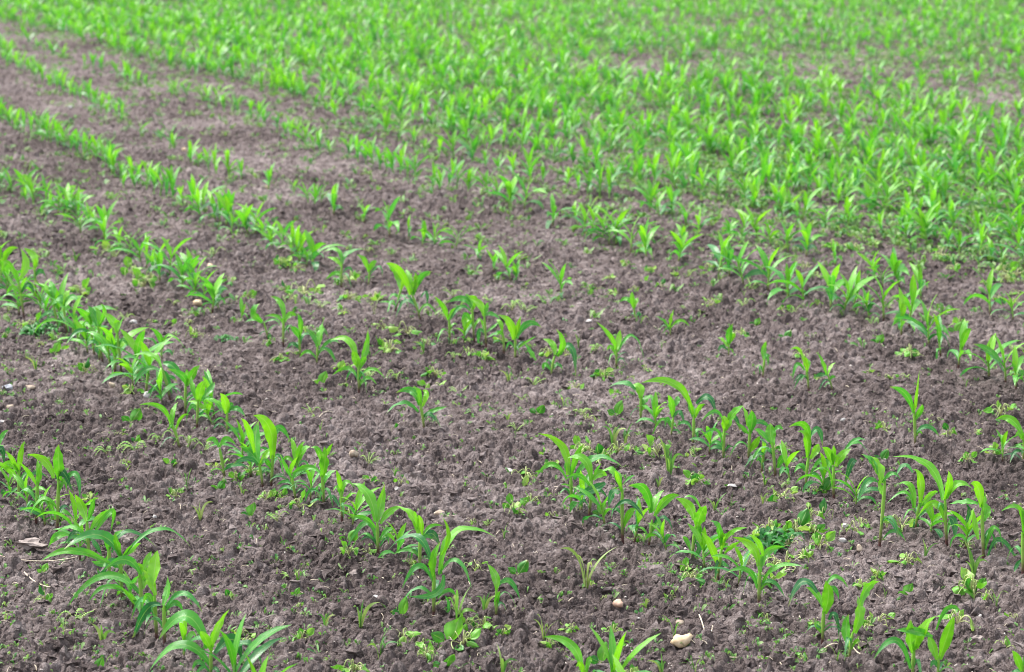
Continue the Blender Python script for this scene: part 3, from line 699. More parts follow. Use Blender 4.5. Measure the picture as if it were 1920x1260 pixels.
# the stretches at the left where the seedlings touch one another
THICK = {'C': ("-20,520 3,538 127,628 240,708 370,805", 0.085), 'B': ("-20,345 23,361 119,404 240,482 345,545 400,582", 0.10), 'A': ("-20,214 20,231 165,294 228,332 330,378 424,424 490,448 590,500", 0.105), 'Y': ("-20,85 20,117 167,189 225,226", 0.12)}
for row, (txt, step) in THICK.items():
    pts = np.array([ground_xy(*[float(u) for u in q.split(',')]) for q in txt.split()])
    ln = np.concatenate([[0], np.cumsum(np.hypot(*np.diff(pts, axis=0).T))])
    extra = []
    for t in np.arange(0, ln[-1], step * 1.45):
        X, Y = np.interp(t + r0.gauss(0, 0.02), ln, pts[:, 0]) + r0.gauss(0, 0.035), np.interp(t, ln, pts[:, 1]) + r0.gauss(0, 0.04)
        here = [ground_xy(*[float(u) for u in q.rstrip('*').split(',')]) for q in PLAIN[row].split()] + [ground_xy(*[float(u) for u in p[0].split()[0].split(',')]) for p in HAND.get(row, [])]
        if min([math.hypot(X - g[0], Y - g[1]) for g in here] + [9]) < 0.075: continue
        if r0.random() < 0.9: extra.append('%.1f,%.1f%s' % (*to_px(X, Y), '*' if r0.random() < 0.35 else ''))
    PLAIN[row] = PLAIN[row] + ' ' + ' '.join(extra)
waiting = []                                        # (distance, x, h, row, photo x, photo y)
for row, txt in PLAIN.items():
    for q in txt.split():
        small = q.endswith('*')
        px, py = (float(u) for u in q.rstrip('*').split(','))
        X, Y = ground_xy(px, py)
        h = ((0.155 if row == 'X' else 0.130) if small else 0.19) * r0.uniform(0.84, 1.16) * (1.08 if row == 'C' or px > 700 else 0.96 if row in 'BA' else 0.92)
        waiting.append((Y, X, h, row, px, py))

# ---- the rows further back: same rows, generated along the curve of the eighth one
VP = np.array([ground_xy(*[float(u) for u in q.split(',')]) for q in "100,60 200,90 400,140 560,185 760,230 960,275 1180,330 1480,420 1640,445 1742,458 1816,478 1884,509".split()])
VC = np.polyfit(VP[:, 1], VP[:, 0], 2)
def inside(px, py, a, b, c, d): return np.clip(1 - np.hypot((px - a) / c, (py - b) / d), 0, 1)
def keep_crop(px, py, x, y):
    k = 0.93
    line = 60 + (px - 500) * 0.135                       # beyond this the stand gets thinner
    if py < line: k = 0.80
    for (a, b, c, d, q) in ((1600, 135, 480, 60, 0.75), (1180, 115, 220, 40, 0.55), (1330, 50, 330, 22, 0.5), (1500, 235, 240, 50, 0.7), (1850, 200, 150, 70, 0.65), (1180, 225, 120, 30, 0.4), (880, 60, 160, 40, 0.45)):
        k -= q * float(inside(px, py, a, b, c, d)) * 1.15
    return k
far, n_front = [], sum(len(v) for v in corn_rows.values())
for k in range(0, 58):
    yv = 7.0
    while yv < 47:
        x = float(np.polyval(VC, min(yv, 34))) + (yv - min(yv, 34)) * float(2 * VC[0] * 34 + VC[1]) + k * 0.57 + rnd.gauss(0, 0.055 if k > 1 else 0.09)
        yv += max(0.025, rnd.gauss(0.048, 0.016) if k > 8 else rnd.gauss(0.056, 0.02))
        if abs(x) > 0.2133 * yv * 1.38 + 0.3: continue
        px, py = to_px(x, yv)
        if px > 1500 and py > 520 and k == 0: continue
        if rnd.random() > keep_crop(px, py, x, yv) * (0.75, 0.9, 1, 1)[min(k, 3)]: continue
        h = rnd.uniform(0.66, 1.22) * (0.192 if k < 7 else 0.192 - 0.008 * (k - 6) if k < 12 else 0.145)
        far.append((yv, x, h, k, px, py))
far = waiting + [(yv, x, h, 'V' if k == 0 else k, px, py) for (yv, x, h, k, px, py) in far]
far.sort(key=lambda f: f[0])
n_single = max(0, 298 - n_front)
near_ones = [f for f in far if -20 < f[4] < 1940 and f[5] < 1290][:n_single]
chosen = set(id(f) for f in near_ones)
for f in near_ones:
    if f[3] not in corn_rows: corn_rows[f[3]] = []
    put_seedling(f[1], f[0], f[2], f[3], f[4], r0)
rest = [f for f in far if id(f) not in chosen]
# the near rows run on past the edges of the view
for row in 'DCBAYXW':
    pts = sorted([(o.location.x, o.location.y) for _, o, _, _ in corn_rows[row]] + [(f[1], f[0]) for f in rest if f[3] == row])
    for a, b in ((pts[-4], pts[-1]), (pts[3], pts[0])):
        dx, dy = b[0] - a[0], b[1] - a[1]; ln = math.hypot(dx, dy)
        for i in range(1, 10):
            x, y = b[0] + dx / ln * 0.15 * i, b[1] + dy / ln * 0.15 * i
            px, py = to_px(x, y)
            if -25 < px < 1945 and py < 1290: continue
            rest.append((y, x, 0.185 * rnd.uniform(0.8, 1.1), 0, px, py))

def merged(name, templates, places, mat, label, tilt=0.06):
    """many like plants as one mesh: places = (x, y, z, scale, tint shift)"""
    V, F, A, n = [], [], [], 0
    pick = np.array([rnd.randrange(len(templates)) for _ in places])
    P = np.array(places)
    for t, (v, f, a) in enumerate(templates):
        q = P[pick == t]
        if not len(q): continue
        m = len(q)
        th = rng.random(m) * 6.283
        c, s = np.cos(th)[:, None], np.sin(th)[:, None]
        tx, ty = rng.normal(0, tilt, (2, m, 1))
        z = v[None, :, 2] * q[:, 3:4]
        x = (v[None, :, 0] * c - v[None, :, 1] * s) * q[:, 3:4] + z * tx
        y = (v[None, :, 0] * s + v[None, :, 1] * c) * q[:, 3:4] + z * ty
        V.append(np.stack([x + q[:, 0:1], y + q[:, 1:2], z + q[:, 2:3]], -1).reshape(-1, 3))
        F.append((f[None] + n + (np.arange(m) * len(v))[:, None, None]).reshape(-1, f.shape[1]))
        aa = np.repeat(a[None], m, 0); aa[:, :, 2] = np.clip(aa[:, :, 2] + q[:, 4:5], 0, 1)
        A.append(aa.reshape(-1, 3))
        n += m * len(v)
    o = mesh_obj(name, np.concatenate(V), np.concatenate(F), mat, None, np.concatenate(A))
    return tag(o, label, kind='stuff')

FAR_T = []
for k in range(24):
    st, lv = corn_shape(5000 + k, 1.0 * 0.2, far=True)
    so = Soup()
    for l in lv + [st]: so.add(*l.arrays())
    FAR_T.append(so.arrays())
merged('young_corn_crop', FAR_T, [(x, y, hz(x, y), h / 0.2, rnd.gauss(0.08, 0.14)) for (y, x, h, k, px, py) in rest], M_CORN, 'dense rows of young green corn filling the back of the field')

# ---- a label for each seedling
for row, lst in corn_rows.items():
    lst.sort(key=lambda q: q[0])
    back = not isinstance(row, str) or row in 'YXWV'
    nm = ROW_NAME[row] if isinstance(row, str) else ordinal(row + 8) + ' row from the front'
    for i, (px, o, label, adj) in enumerate(lst):
        if label: o['label'] = label
        elif back: o['label'] = adj + ', ' + ordinal(len(lst) - i) + (' from right, ' if len(adj.split()) > 5 else ' from the right in the ') + nm
        elif len(adj.split()) > 5: o['label'] = adj + ', ' + ordinal(i + 1) + ' from left, ' + nm
        else: o['label'] = adj + ', ' + ordinal(i + 1) + ' from left, ' + nm

# ------------------------------------------------------------------ weeds
def round_weed(seed):
    r = random.Random(seed)
    leaves, st = [], Soup()
    n = r.choice((3, 4, 5, 6, 7, 8))
    a0 = r.random() * 6.283
    for i in range(n):
        az = a0 + i * 6.283 / n + r.gauss(0, 0.5)
        reach, top = r.uniform(0.12, 0.42), r.uniform(0.10, 0.42)
        out = np.array([math.cos(az), math.sin(az), 0])
        end = out * reach + np.array([0, 0, top * r.uniform(0.35, 1.0)])
        mid = out * reach * 0.5 + np.array([0, 0, top * 1.15])
        P = bezier((0, 0, -0.02), mid, end, 8)
        st.add(*tube(P, np.full(8, 0.017), 0.2, 5))
        size = r.uniform(0.22, 0.42)
        d = out * r.uniform(0.2, 1) + np.array([r.uniform(-.4, .4), r.uniform(-.4, .4), r.uniform(-0.75, 0.75)])
        nm = np.array([r.uniform(-0.6, 0.6), -0.5 + r.uniform(-0.6, 0.4), 0.9])
        so = Soup()
        so.add(*round_leaf(end, d, nm, size, size * r.uniform(0.75, 1.0), r.choice((-1.1, -0.6, 0.5, 1.0, 1.4)), r.choice((0.05, 0.3, 0.4, 0.55, 0.6, 0.95)) + r.uniform(-.06, .1), r.random() * 9))
        v = so.v[0]; v[:, 2] = np.maximum(v[:, 2], 0.0 + 0.01 * r.random())
        leaves.append(so)
    for i in range(r.choice((3, 4, 5, 6))):             # thin pale runners that twist over the soil
        az = r.random() * 6.283
        a = np.array([math.cos(az), math.sin(az), 0]) * r.uniform(0.3, 0.6)
        P = bezier((0, 0, 0.03), a * 0.5 + (r.uniform(-.2, .2), r.uniform(-.2, .2), r.uniform(0.1, 0.4)), a + (0, 0, 0.03), 9)
        st.add(*tube(P, np.full(9, 0.012), 0.1, 4))
    return st, leaves

def leaf_pair(seed):
    r = random.Random(seed)
    st, leaves = Soup(), []
    for i, (sz, az) in enumerate(((0.62, r.uniform(-0.5, 0.5)), (0.38, r.uniform(2.6, 3.6)))):
        d = np.array([math.cos(az) * 0.55, -0.12, 0.85 if i == 0 else 0.35])
        end = np.array([math.cos(az) * 0.1, 0, 0.12])
        st.add(*tube(bezier((0, 0, -0.02), end * 0.5, end, 5), np.full(5, 0.02), 0.2, 5))
        so = Soup(); so.add(*round_leaf(end, d, (0.25 * (1 - 2 * i), -1, 0.35), sz, sz * 0.85, r.choice((-0.6, 0.6, 0.9)), 0.72 + 0.15 * i + r.uniform(-.1, .1), r.random() * 9)); leaves.append(so)
    return st, leaves

def grass_weed(seed):
    r = random.Random(seed)
    out = []
    for i in range(r.choice((3, 4, 4, 5, 6))):
        az, L = r.random() * 6.283, r.uniform(0.55, 1.1)
        lean = r.uniform(0.1, 0.75)
        o = np.array([math.cos(az), math.sin(az), 0])
        P = bezier((o * 0.02), o * lean * 0.35 * L + (0, 0, L * 0.55), o * lean * L + (0, 0, L * r.uniform(0.45, 0.98)), 10)
        so = Soup(); so.add(*ribbon(P, r.uniform(0.045, 0.11), (r.uniform(-.4, .4), -1, 0.5), r.random(), across=3, fold=0.3, twist=r.uniform(-1, 1), grass=True)); out.append(so)
    return out

def feathery_weed(seed):
    r = random.Random(seed)
    st, fo = Soup(), Soup()
    for i in range(r.choice((4, 5, 6))):
        az = r.random() * 6.283
        o = np.array([math.cos(az), math.sin(az), 0])
        P = bezier((0, 0, 0), o * 0.22 + (0, 0, r.uniform(0.2, 0.42)), o * 0.5 + (0, 0, r.uniform(0.05, 0.5)), 12)
        st.add(*tube(P, np.full(12, 0.010), 0.2, 4))
        for k in range(2, 12):
            for sgn in (-1, 1):
                sd_ = np.array([-o[1], o[0], 0]) * sgn
                L = 0.11 * (1.1 - k / 14)
                Q = bezier(P[k], P[k] + sd_ * L * 0.5 + o * L * 0.3 + (0, 0, 0.02), P[k] + sd_ * L + o * L * 0.6, 4)
                fo.add(*ribbon(Q, 0.035, (0, -0.4, 1), r.uniform(0.0, 0.6), across=3, fold=0.2, grass=True))
    return st, fo

def clump(seed):
    r = random.Random(seed)
    out = []
    for i in range(70):
        az, rr = r.random() * 6.283, math.sqrt(r.random())
        b = np.array([math.cos(az) * rr * 0.42, math.sin(az) * rr * 0.34, 0.02 + 0.20 * r.random() * (1 - rr)])
        d = r.random() * 6.283
        o = np.array([math.cos(d), math.sin(d), 0]) * r.uniform(0.14, 0.24)
        P = bezier(b, b + o * 0.5 + (0, 0, r.uniform(0.02, 0.10)), b + o + (0, 0, r.uniform(-0.05, 0.03)), 7)
        P[:, 2] = np.maximum(P[:, 2], 0.01)
        so = Soup(); so.add(*ribbon(P, r.uniform(0.05, 0.09), (r.uniform(-.5, .5), -0.5, 1), r.uniform(0.75, 1), across=3, fold=0.3, grass=False)); out.append(so)
    return out

KINDS = {}
def weed(kind, k, x, y, size, rot):
    key = (kind, k)
    name, cat, grp = {'r': ('broadleaf_weed', 'weed', 'round leaved weeds in the soil'), 'p': ('broadleaf_weed', 'weed', 'round leaved weeds in the soil'), 'g': ('grass_weed', 'grass weed', 'grass weeds in the soil'),
                 'f': ('feathery_weed', 'weed', 'feathery weeds in the soil'), 'c': ('wilted_weed', 'weed', 'dense dark weeds in the soil')}[kind]
    if key not in KINDS:
        root = thing(name, '', cat, (0, 0, 0), grp)
        if kind in 'rp':
            st, lv = round_weed(300 + k) if kind == 'r' else leaf_pair(700 + k)
            st.build('stem', M_PETIOLE, root)
            for so in lv: so.build('leaf', M_WEED, root)
        elif kind == 'g':
            for so in grass_weed(500 + k): so.build('blade', M_GRASS, root)
        elif kind == 'f':
            st, fo = feathery_weed(600 + k)
            st.build('stem', M_PETIOLE, root); fo.build('foliage', M_WEED, root)
        else:
            for so in clump(800 + k): so.build('leaf', M_CLUMP, root)
        KINDS[key] = root
        o = root
    else:
        o = KINDS[key].copy(); sc.collection.objects.link(o)
        for ch in list(KINDS[key].children):
            g = ch.copy(); sc.collection.objects.link(g); g.parent = o
    o.location = (x, y, float(height(np.array([x]), np.array([y]))[0]) - 0.002)
    o.rotation_euler = (0, 0, rot)
    o.scale = (size, size, size)
    return o
M_CLUMP = leaf_material('dark_weed_leaf', [(0.0, (0.10, 0.38, 0.03)), (0.6, (0.04, 0.27, 0.03)), (1.0, (0.012, 0.13, 0.018))], (0.10, 0.30, 0.08), streak=9, rand=0.6)

WEEDS = """r 85,1125 38; p 80,1088 22; p 180,1252 34; f 365,1080 24; r 362,1054 14; r 10,1160 24; r 130,975 34; f 92,985 18; f 140,1165 60; r 128,1190 20; g 192,1200 70; g 122,1197 55; r 12,905 20
p 467,965 34; g 530,1012 20; r 543,1030 18; r 655,1048 32; g 520,1080 34; f 548,1090 36; g 558,1098 36; p 527,1110 18; p 553,1120 18; r 430,1125 28; r 560,1142 18; g 610,1182 40; g 675,1178 66; g 712,1232 70; p 752,1158 42; r 755,1202 50; r 452,1195 40; r 565,1198 36; r 525,1210 24; r 665,1264 56; r 800,1232 46; r 460,1210 26
p 652,1012 34; r 690,1034 32; r 730,1012 26; r 770,1052 34; r 890,1062 44; p 970,1078 36; r 885,980 26; f 915,980 26; r 962,965 36; g 945,1008 36; r 1035,962 24; g 908,1142 50; r 905,1172 56; g 858,1172 86; r 874,1178 40; p 838,1215 60; r 868,1222 60; r 790,1212 36; p 830,1248 40; r 945,1195 32; g 942,1262 70; g 1020,1198 56; r 1030,1212 34; r 1070,1186 28; g 1100,1102 96; r 1108,1090 22; r 1055,1165 22
r 1140,1120 30; r 1255,1116 24; g 1210,1134 34; g 1265,1190 56; r 1247,1155 20; r 1150,1178 36; r 1156,1206 40; p 1125,1248 46; r 1182,1262 44; r 1295,1086 46; r 1290,1070 30; g 1362,1112 34; f 1325,1130 26; r 1437,1160 34; c 1452,1022 118; r 1440,1000 44; r 1480,1030 50; r 1505,1050 44; r 1420,1015 34; r 1525,1005 44; r 1455,1065 44; r 1472,1066 70; r 1402,1056 46; r 1492,1000 60; r 1510,985 40; g 1242,1256 66; g 1302,1258 50; g 1345,1102 40; r 1440,1110 40; r 1385,1060 30
r 1540,975 50; r 1536,1030 46; r 1605,995 44; r 1615,988 30; r 1690,990 58; g 1735,1050 42; r 1702,1058 46; r 1650,1082 34; r 1615,1106 44; p 1695,1120 34; r 1645,1172 48; r 1628,1180 36; r 1778,1150 46; g 1825,1080 60; r 1825,1118 74; r 1850,1130 40; g 1868,1145 44; r 1795,1184 60; r 1880,1222 48; r 1905,1015 24; r 1900,1165 30; r 1813,1022 34; g 1570,1242 46; r 1530,1180 30; r 1612,1210 26; r 1575,1210 26; r 1505,1235 26; g 1660,1128 30
p 245,788 38; r 222,815 22; f 255,850 60; p 253,832 20; f 200,852 40; r 235,872 22; r 325,875 28; g 352,925 48; g 375,972 46; r 330,930 34; r 38,835 16; f 300,832 46; f 355,845 50; f 385,850 40; r 170,945 34; r 140,985 22; r 30,900 24
p 408,922 26; r 500,930 36; r 525,930 30; r 442,895 32; g 455,922 34; g 600,805 30; f 585,768 34; r 700,895 30; f 690,860 44; g 740,880 30; r 752,898 26; r 652,962 44; r 745,805 26; r 470,888 36; r 560,950 40; f 520,980 40; r 660,945 30; r 405,880 26; g 420,905 20
r 985,890 56; r 998,932 38; p 975,940 30; r 1026,838 22; r 975,962 26; r 1105,846 44; r 1128,858 46; r 1160,840 40; r 1180,838 36; g 1150,825 54; g 1172,822 50; r 1232,855 46; g 1256,892 70; r 1308,904 40; g 1235,905 40; p 1125,958 34; g 1340,958 32; f 1208,1012 40; r 1090,838 36; r 1195,1006 26; r 1030,870 24
r 1465,842 28; r 1467,936 46; g 1430,940 26; g 1370,945 30; p 1155,775 34; r 1130,705 30; r 1250,712 26; r 1300,838 24; r 1475,905 26; r 1295,845 24; g 1435,905 30; r 1440,935 24; r 1500,960 22; r 1515,955 26; r 1210,690 24; r 1180,700 24
r 1660,802 34; r 1752,782 30; r 1780,816 30; r 1830,812 24; r 1862,848 30; r 1876,782 44; p 1652,860 28; p 1545,916 40; r 1812,870 28; r 1886,930 18; p 1640,805 20; r 1905,790 24; r 1530,918 30; r 1495,1002 30
f 70,478 36; r 40,605 30; r 62,612 40; c 82,620 80; r 150,545 40; r 160,698 42; p 102,662 26; r 80,645 26; g 68,694 36; r 246,732 34; f 235,592 40; r 285,602 24; r 315,605 24; r 365,635 38; r 270,534 44; g 257,548 26; r 355,604 22; f 325,575 26; r 12,632 24; g 142,488 24; r 285,530 34; f 215,480 50; r 200,470 40; r 250,520 40; r 110,655 30; f 20,575 30; r 10,695 22; f 148,545 40
c 424,636 44; r 524,505 36; r 556,514 30; r 435,530 30; r 570,552 54; r 545,564 34; r 505,648 28; r 525,675 32; p 600,718 32; r 655,560 40; r 645,586 22; g 702,580 44; r 732,655 54; r 765,626 46; f 692,706 40; f 742,706 40; r 640,722 30; f 402,478 40; r 535,545 26; r 465,555 26; f 600,575 36; r 550,660 30; r 640,690 40; r 595,550 24; r 720,610 30; r 700,560 40; r 655,530 40; f 690,475 30; f 590,640 26
r 905,670 34; r 880,668 28; g 795,665 46; r 798,640 30; f 850,674 30; f 835,604 40; r 815,706 36; r 810,722 34; f 860,735 34; g 955,710 34; f 1000,715 40; r 1030,665 40; r 1080,722 28; r 1132,705 34; p 1007,772 28; g 952,782 32; f 968,800 30; f 1090,772 34; r 1102,782 30; g 1058,755 36; f 960,585 44; f 985,585 40; f 850,560 34; f 830,575 36; f 918,565 30; r 1142,520 24; r 1150,555 24; r 1120,545 22; r 1060,665 30; g 1085,660 36; f 1115,665 36; r 1155,730 24; r 880,640 24; g 900,760 20; f 980,745 30; r 940,640 30
r 1175,492 26; r 1207,468 30; r 1215,514 22; r 1205,535 24; r 1238,540 22; r 1190,552 22; r 1333,575 26; p 1415,608 20; r 1388,626 34; p 1470,630 24; r 1502,662 32; g 1310,600 26; f 1395,580 36; r 1465,586 26; g 1240,655 34; f 1490,590 34; r 1350,505 30; r 1265,515 22; f 1410,545 40; r 1510,500 30; r 1330,505 34; f 1290,525 30; g 1395,560 24
p 1643,642 26; r 1706,668 42; r 1530,576 26; r 1800,605 30; p 1790,620 26; r 1845,535 20; r 1906,550 26; r 1900,565 28; r 1885,530 34; r 1790,512 34; g 1812,716 30; r 1630,690 22; r 1672,706 30; f 1700,702 26; r 1532,520 24; r 1642,466 30; r 1762,486 44; r 1880,515 40; r 1905,520 40; r 1600,470 34; r 1560,470 34; r 1870,560 30; r 1535,700 20; f 1900,660 40; r 1910,700 34"""
ROW_LINES = {
 'D': "-200,760 -8,915 67,978 168,1062 294,1195 395,1275 520,1400", 'C': "-200,420 3,535 127,622 228,700 369,803 493,905 607,945 709,1034 814,1152 1096,1290 1200,1340",
 'B': "-200,270 23,361 119,404 240,482 398,580 503,632 673,732 797,795 1072,942 1216,1018 1345,1085 1593,1235 1757,1282 2000,1380",
 'A': "-200,140 20,231 165,292 325,375 470,440 640,535 790,595 965,672 1201,782 1403,857 1564,925 1845,1045 2100,1160",
 'Y': "-200,10 20,117 167,189 322,275 451,337 626,398 855,469 1053,556 1257,627 1430,699 1717,834 1918,870 2100,940",
 'X': "-200,-30 40,76 220,147 437,213 654,294 857,357 1035,423 1271,491 1508,573 1742,650 1905,725 2100,800", 'W': "-200,-80 300,90 629,215 885,303 1142,372 1445,462 1727,560 1857,587 2100,660"}
LINES = {k: np.array([[float(u) for u in q.split(',')] for q in s.split()]) for k, s in ROW_LINES.items()}
def gap_of(px, py):
    n = 0
    for k in 'DCBAYXW':
        if np.interp(px, LINES[k][:, 0], LINES[k][:, 1]) > py: n += 1
    return n
GAPS = ['in front of the first row', 'between first and second rows', 'between second and third rows', 'between third and fourth rows', 'between fourth and fifth rows', 'between fifth and sixth rows', 'between sixth and seventh rows', 'behind the seventh row']
rw = random.Random(21)
found = {}
for q in WEEDS.replace('\n', ';').split(';'):
    kind, pos, size = q.split()
    px, py = (float(u) for u in pos.split(','))
    X, Y = ground_xy(px, py)
    m = float(size) * 1.15 * depth_of(Y) / F_PX
    if kind == 'g': m *= 0.95
    o = weed(kind, rw.randrange({'r': 22, 'p': 6, 'g': 12, 'f': 6, 'c': 1}[kind]), X, Y, m, rw.random() * 6.283 if kind not in 'p' else rw.uniform(-0.7, 0.7))
    nl = len(o.children) - 1
    found.setdefault((o['category'], {'r': 0, 'p': 1, 'g': 2, 'f': 3, 'c': 4}[kind], gap_of(px, py)), []).append((px, py, o, nl))
SPECIAL = {(1452, 1022): 'dense dark green clump of wilted weed beside the corn', (82, 620): 'low dark green mat of weed at the foot of the corn by the left edge', (424, 636): 'small dark green crinkled weed tuft alone in the soil',
           (1100, 1102): 'tallest grass weed with three pale blades in bare soil', (752, 1158): 'large single round leaf standing upright in the soil', (1825, 1118): 'tall pale tangled heap of round leaved weed near the right edge'}
WORD = {0: 'curled round leaved weed', 1: 'upright single leaf weed', 2: 'thin bladed grass weed', 3: 'pale feathery weed', 4: 'dark weed clump'}
for (cat, kd, gp), lst in found.items():
    lst.sort(key=lambda t: t[0])
    for i, (px, py, o, nl) in enumerate(lst):
        o['label'] = SPECIAL.get((int(px), int(py))) or f"{WORD[kd]}, {ordinal(i + 1)} from the left {GAPS[gp]}"

# ---- countless small weeds
def small_templates(n, seed, far=False):
    out = []
    for k in range(n):
        r = random.Random(seed + k)
        so = Soup()
        for i in range(r.choice((2, 3, 4, 5) if not far else (4, 5, 6, 7))):
            az = r.random() * 6.283
            o_ = np.array([math.cos(az), math.sin(az), 0])
            b = o_ * r.uniform(0, 0.4)
            L = r.uniform(0.4, 0.9)
            P = bezier(b + (0, 0, 0.05), b + o_ * L * 0.5 + (0, 0, r.uniform(0.2, 0.75)), b + o_ * L + (0, 0, r.uniform(0.0, 0.75)), 5)
            so.add(*ribbon(P, r.choice((0.10, 0.3, 0.42)), (r.uniform(-.5, .5), -0.5, 1), r.random() * 0.8, across=3, fold=0.3, base=0.25))
        out.append(so.arrays())
    return out
M_SMALL = leaf_material('small_weed_leaf', [(0.0, (0.24, 0.36, 0.13)), (0.5, (0.12, 0.31, 0.055)), (1.0, (0.035, 0.18, 0.035))], (0.25, 0.36, 0.16), streak=9, rough=0.45)
cover = []
xx, yy = field_points(23000, 4.6, 17)
for x, y in zip(xx, yy):
    px, py = to_px(x, y)
    d = float(vnoise(np.array([x * 2.1 + 7]), np.array([y * 2.1 + 3]), 31)[0])
    d += 0.6 * float(vnoise(np.array([x * 6 + 7]), np.array([y * 6 + 3]), 32)[0]) - 0.3
    d -= 0.10 if py > 980 else 0.0
    if px > 1300 and 520 < py < 900: d -= 0.16
    if rnd.random() < np.clip(0.24 + (d - 0.42) * 1.3, 0.12, 0.65): cover.append((x, y, float(height(np.array([x]), np.array([y]))[0]), rnd.uniform(0.007, 0.024), rnd.gauss(0, 0.15)))
merged('small_weeds', small_templates(14, 40), cover, M_SMALL, 'scattered tiny pale green weed seedlings in the soil', 0.2)
cover2 = []
xx, yy = field_points(95000, 8.5, 46)
vx = np.polyval(VC, np.minimum(yy, 34)) + (yy - np.minimum(yy, 34)) * (2 * VC[0] * 34 + VC[1])
nz = vnoise(xx * 0.9 + 7, yy * 0.55 + 3, 51)
zz = swell(xx, yy)
for i in range(len(xx)):
    px, py = to_px(xx[i], yy[i])
    d = 0.35 + 0.85 * nz[i]
    off = xx[i] - vx[i]
    if off < -0.25: d *= (0.12 + 0.25 * max(0, 1 + off / 1.5)) * min(1, max(0, (yy[i] - 9.0) / 6.0))
    else: d *= (0.9 if off > 0.8 else 0.6) + (0.25 if yy[i] > 22 else 0)
    for (a, b, c, e, q_) in ((1600, 135, 480, 60, 0.75), (1180, 115, 220, 40, 0.5), (1500, 235, 240, 50, 0.6), (1850, 200, 150, 70, 0.6)):
        d -= q_ * 0.7 * float(inside(px, py, a, b, c, e))
    if rnd.random() < d: cover2.append((xx[i], yy[i], zz[i], rnd.uniform(0.02, 0.055), rnd.gauss(0.0, 0.2)))
merged('weed_cover', small_templates(14, 80, True), cover2, M_SMALL, 'low green weed cover between the corn rows at the back', 0.2)

# ------------------------------------------------------------------ stones, sticks, straw
STONES = """cream 1278,1210 46 26 smooth cream pebble lying at the bottom of the photo below the straw
pink 1159,1139 21 17 small round pinkish brown pebble alone on the soil
blue 14,733 24 18 bluish grey angular stone at the left edge
tan 57,731 22 9 flat tan stone beside the bluish grey stone
tan 19,765 17 10 small tan stone below the bluish grey stone
white 3,790 14 9 small whitish stone cut by the left edge
white 249,606 22 10 flat white stone between the second and third corn rows
white 275,742 17 13 bright white angular stone behind a slender corn seedling
tan 210,726 14 12 small round tan stone below the curled weed
cream 370,566 22 13 beige stone at the foot of the corn in the third row
cream 393,504 15 10 small cream stone beside the third row of corn
white 131,203 12 9 bright white stone far back at the left
grey 60,1030 66 22 pale flat crusted clod half sunk in the soil at the left
tan 664,853 22 17 tan pointed stone beside thin dry weeds
white 954,884 18 10 small white stone left of the curled weed cluster
white 745,912 12 8 small white chip of stone near the broad leaved seedling
white 290,978 10 8 tiny white stone alone in bare soil
white 1580,1021 20 10 bright white flat stone beside the wilted weed clump
tan 1611,1036 14 14 pale upright broken stone right of the white flat stone
tan 1782,835 15 9 pinkish white stone on open soil right of the solitary seedling
white 1580,790 15 9 small white stone on open soil in the right half
white 1103,606 18 8 white flat stone near the hooked corn seedling
white 705,1122 17 8 narrow white chip lying near the single blade of grass
white 1372,911 20 7 white splinter of stone near the round leaved weed
tan 1275,1170 18 10 pale clod stone above the cream pebble
grey 662,1078 20 14 dusty grey round stone in the bottom half
cream 502,353 10 8 tiny white stone near the lone corn shoots of the fifth row
cream 345,282 12 8 pinkish cream stone between fifth and fourth rows far back
grey 240,1028 26 15 dusty brown clod stone right of the arching corn leaves
cream 216,58 10 7 orange cream stone among the far dense corn
white 1585,990 14 12 small pale grey stone beside a drooping pale weed
tan 700,955 12 9 small tan stone behind the broad leaved seedling
grey 1830,1212 30 16 dusty grey clod stone in the bottom right corner
grey 1265,728 26 14 grey clod stone in the open soil of the right half
grey 535,470 30 12 dark brown clod in front of the third corn row
white 98,985 12 9 small white stone hidden behind the tallest upright seedling
tan 825,962 26 13 pinkish tan broken stone behind the largest lone seedling"""
rs = random.Random(3)
for i, ln in enumerate(STONES.split('\n')):
    q = ln.split(' ', 4)
    px, py = (float(u) for u in q[1].split(','))
    wd, hh, label = float(q[2]), float(q[3]), q[4]
    if i > 1 and 'clod' not in label: wd, hh = wd * 0.86, hh * 0.86
    X, Y = ground_xy(px, py)
    s = F_PX / depth_of(Y)
    v = lumpy(900 + i, 0.5 if q[0] == 'grey' else 0.22)
    if q[0] in ('blue', 'white', 'tan') and wd > 10:                       # broken faces on the angular ones
        r_ = np.random.default_rng(i)
        for k in range(7):
            d = r_.normal(size=3); d /= np.linalg.norm(d)
            h = v @ d; cut = 0.45 + 0.3 * r_.random()
            v = v - np.maximum(h - cut, 0)[:, None] * d
    ext = v.max(0) - v.min(0)
    v = (v - (v.max(0) + v.min(0)) / 2) / ext
    v = v * np.array([wd / s, max(wd * 0.6, hh) / s, hh / s * 1.05])
    if i == 0:
        v[:, 2] += -0.004 * np.cos(v[:, 0] / (wd / s) * 7) ; v[:, 0] += v[:, 1] * 0.25
    o = mesh_obj('soil_clod' if 'clod' in label else 'pebble' if 'pebble' in label else 'stone', v, IF, M_STONE[q[0]], smooth=q[0] not in ('blue', 'white', 'grey'))
    o.location = (X, Y, float(swell(np.array([X]), np.array([Y]))[0]) + (0.16 if q[0] == 'grey' else 0.20) * hh / s + 0.003)
    o.rotation_euler = (0, 0, rs.uniform(-0.5, 0.5) if i else 0.2)
    tag(o, label, 'clod' if 'clod' in label else 'stone', 'stones lying on the soil')

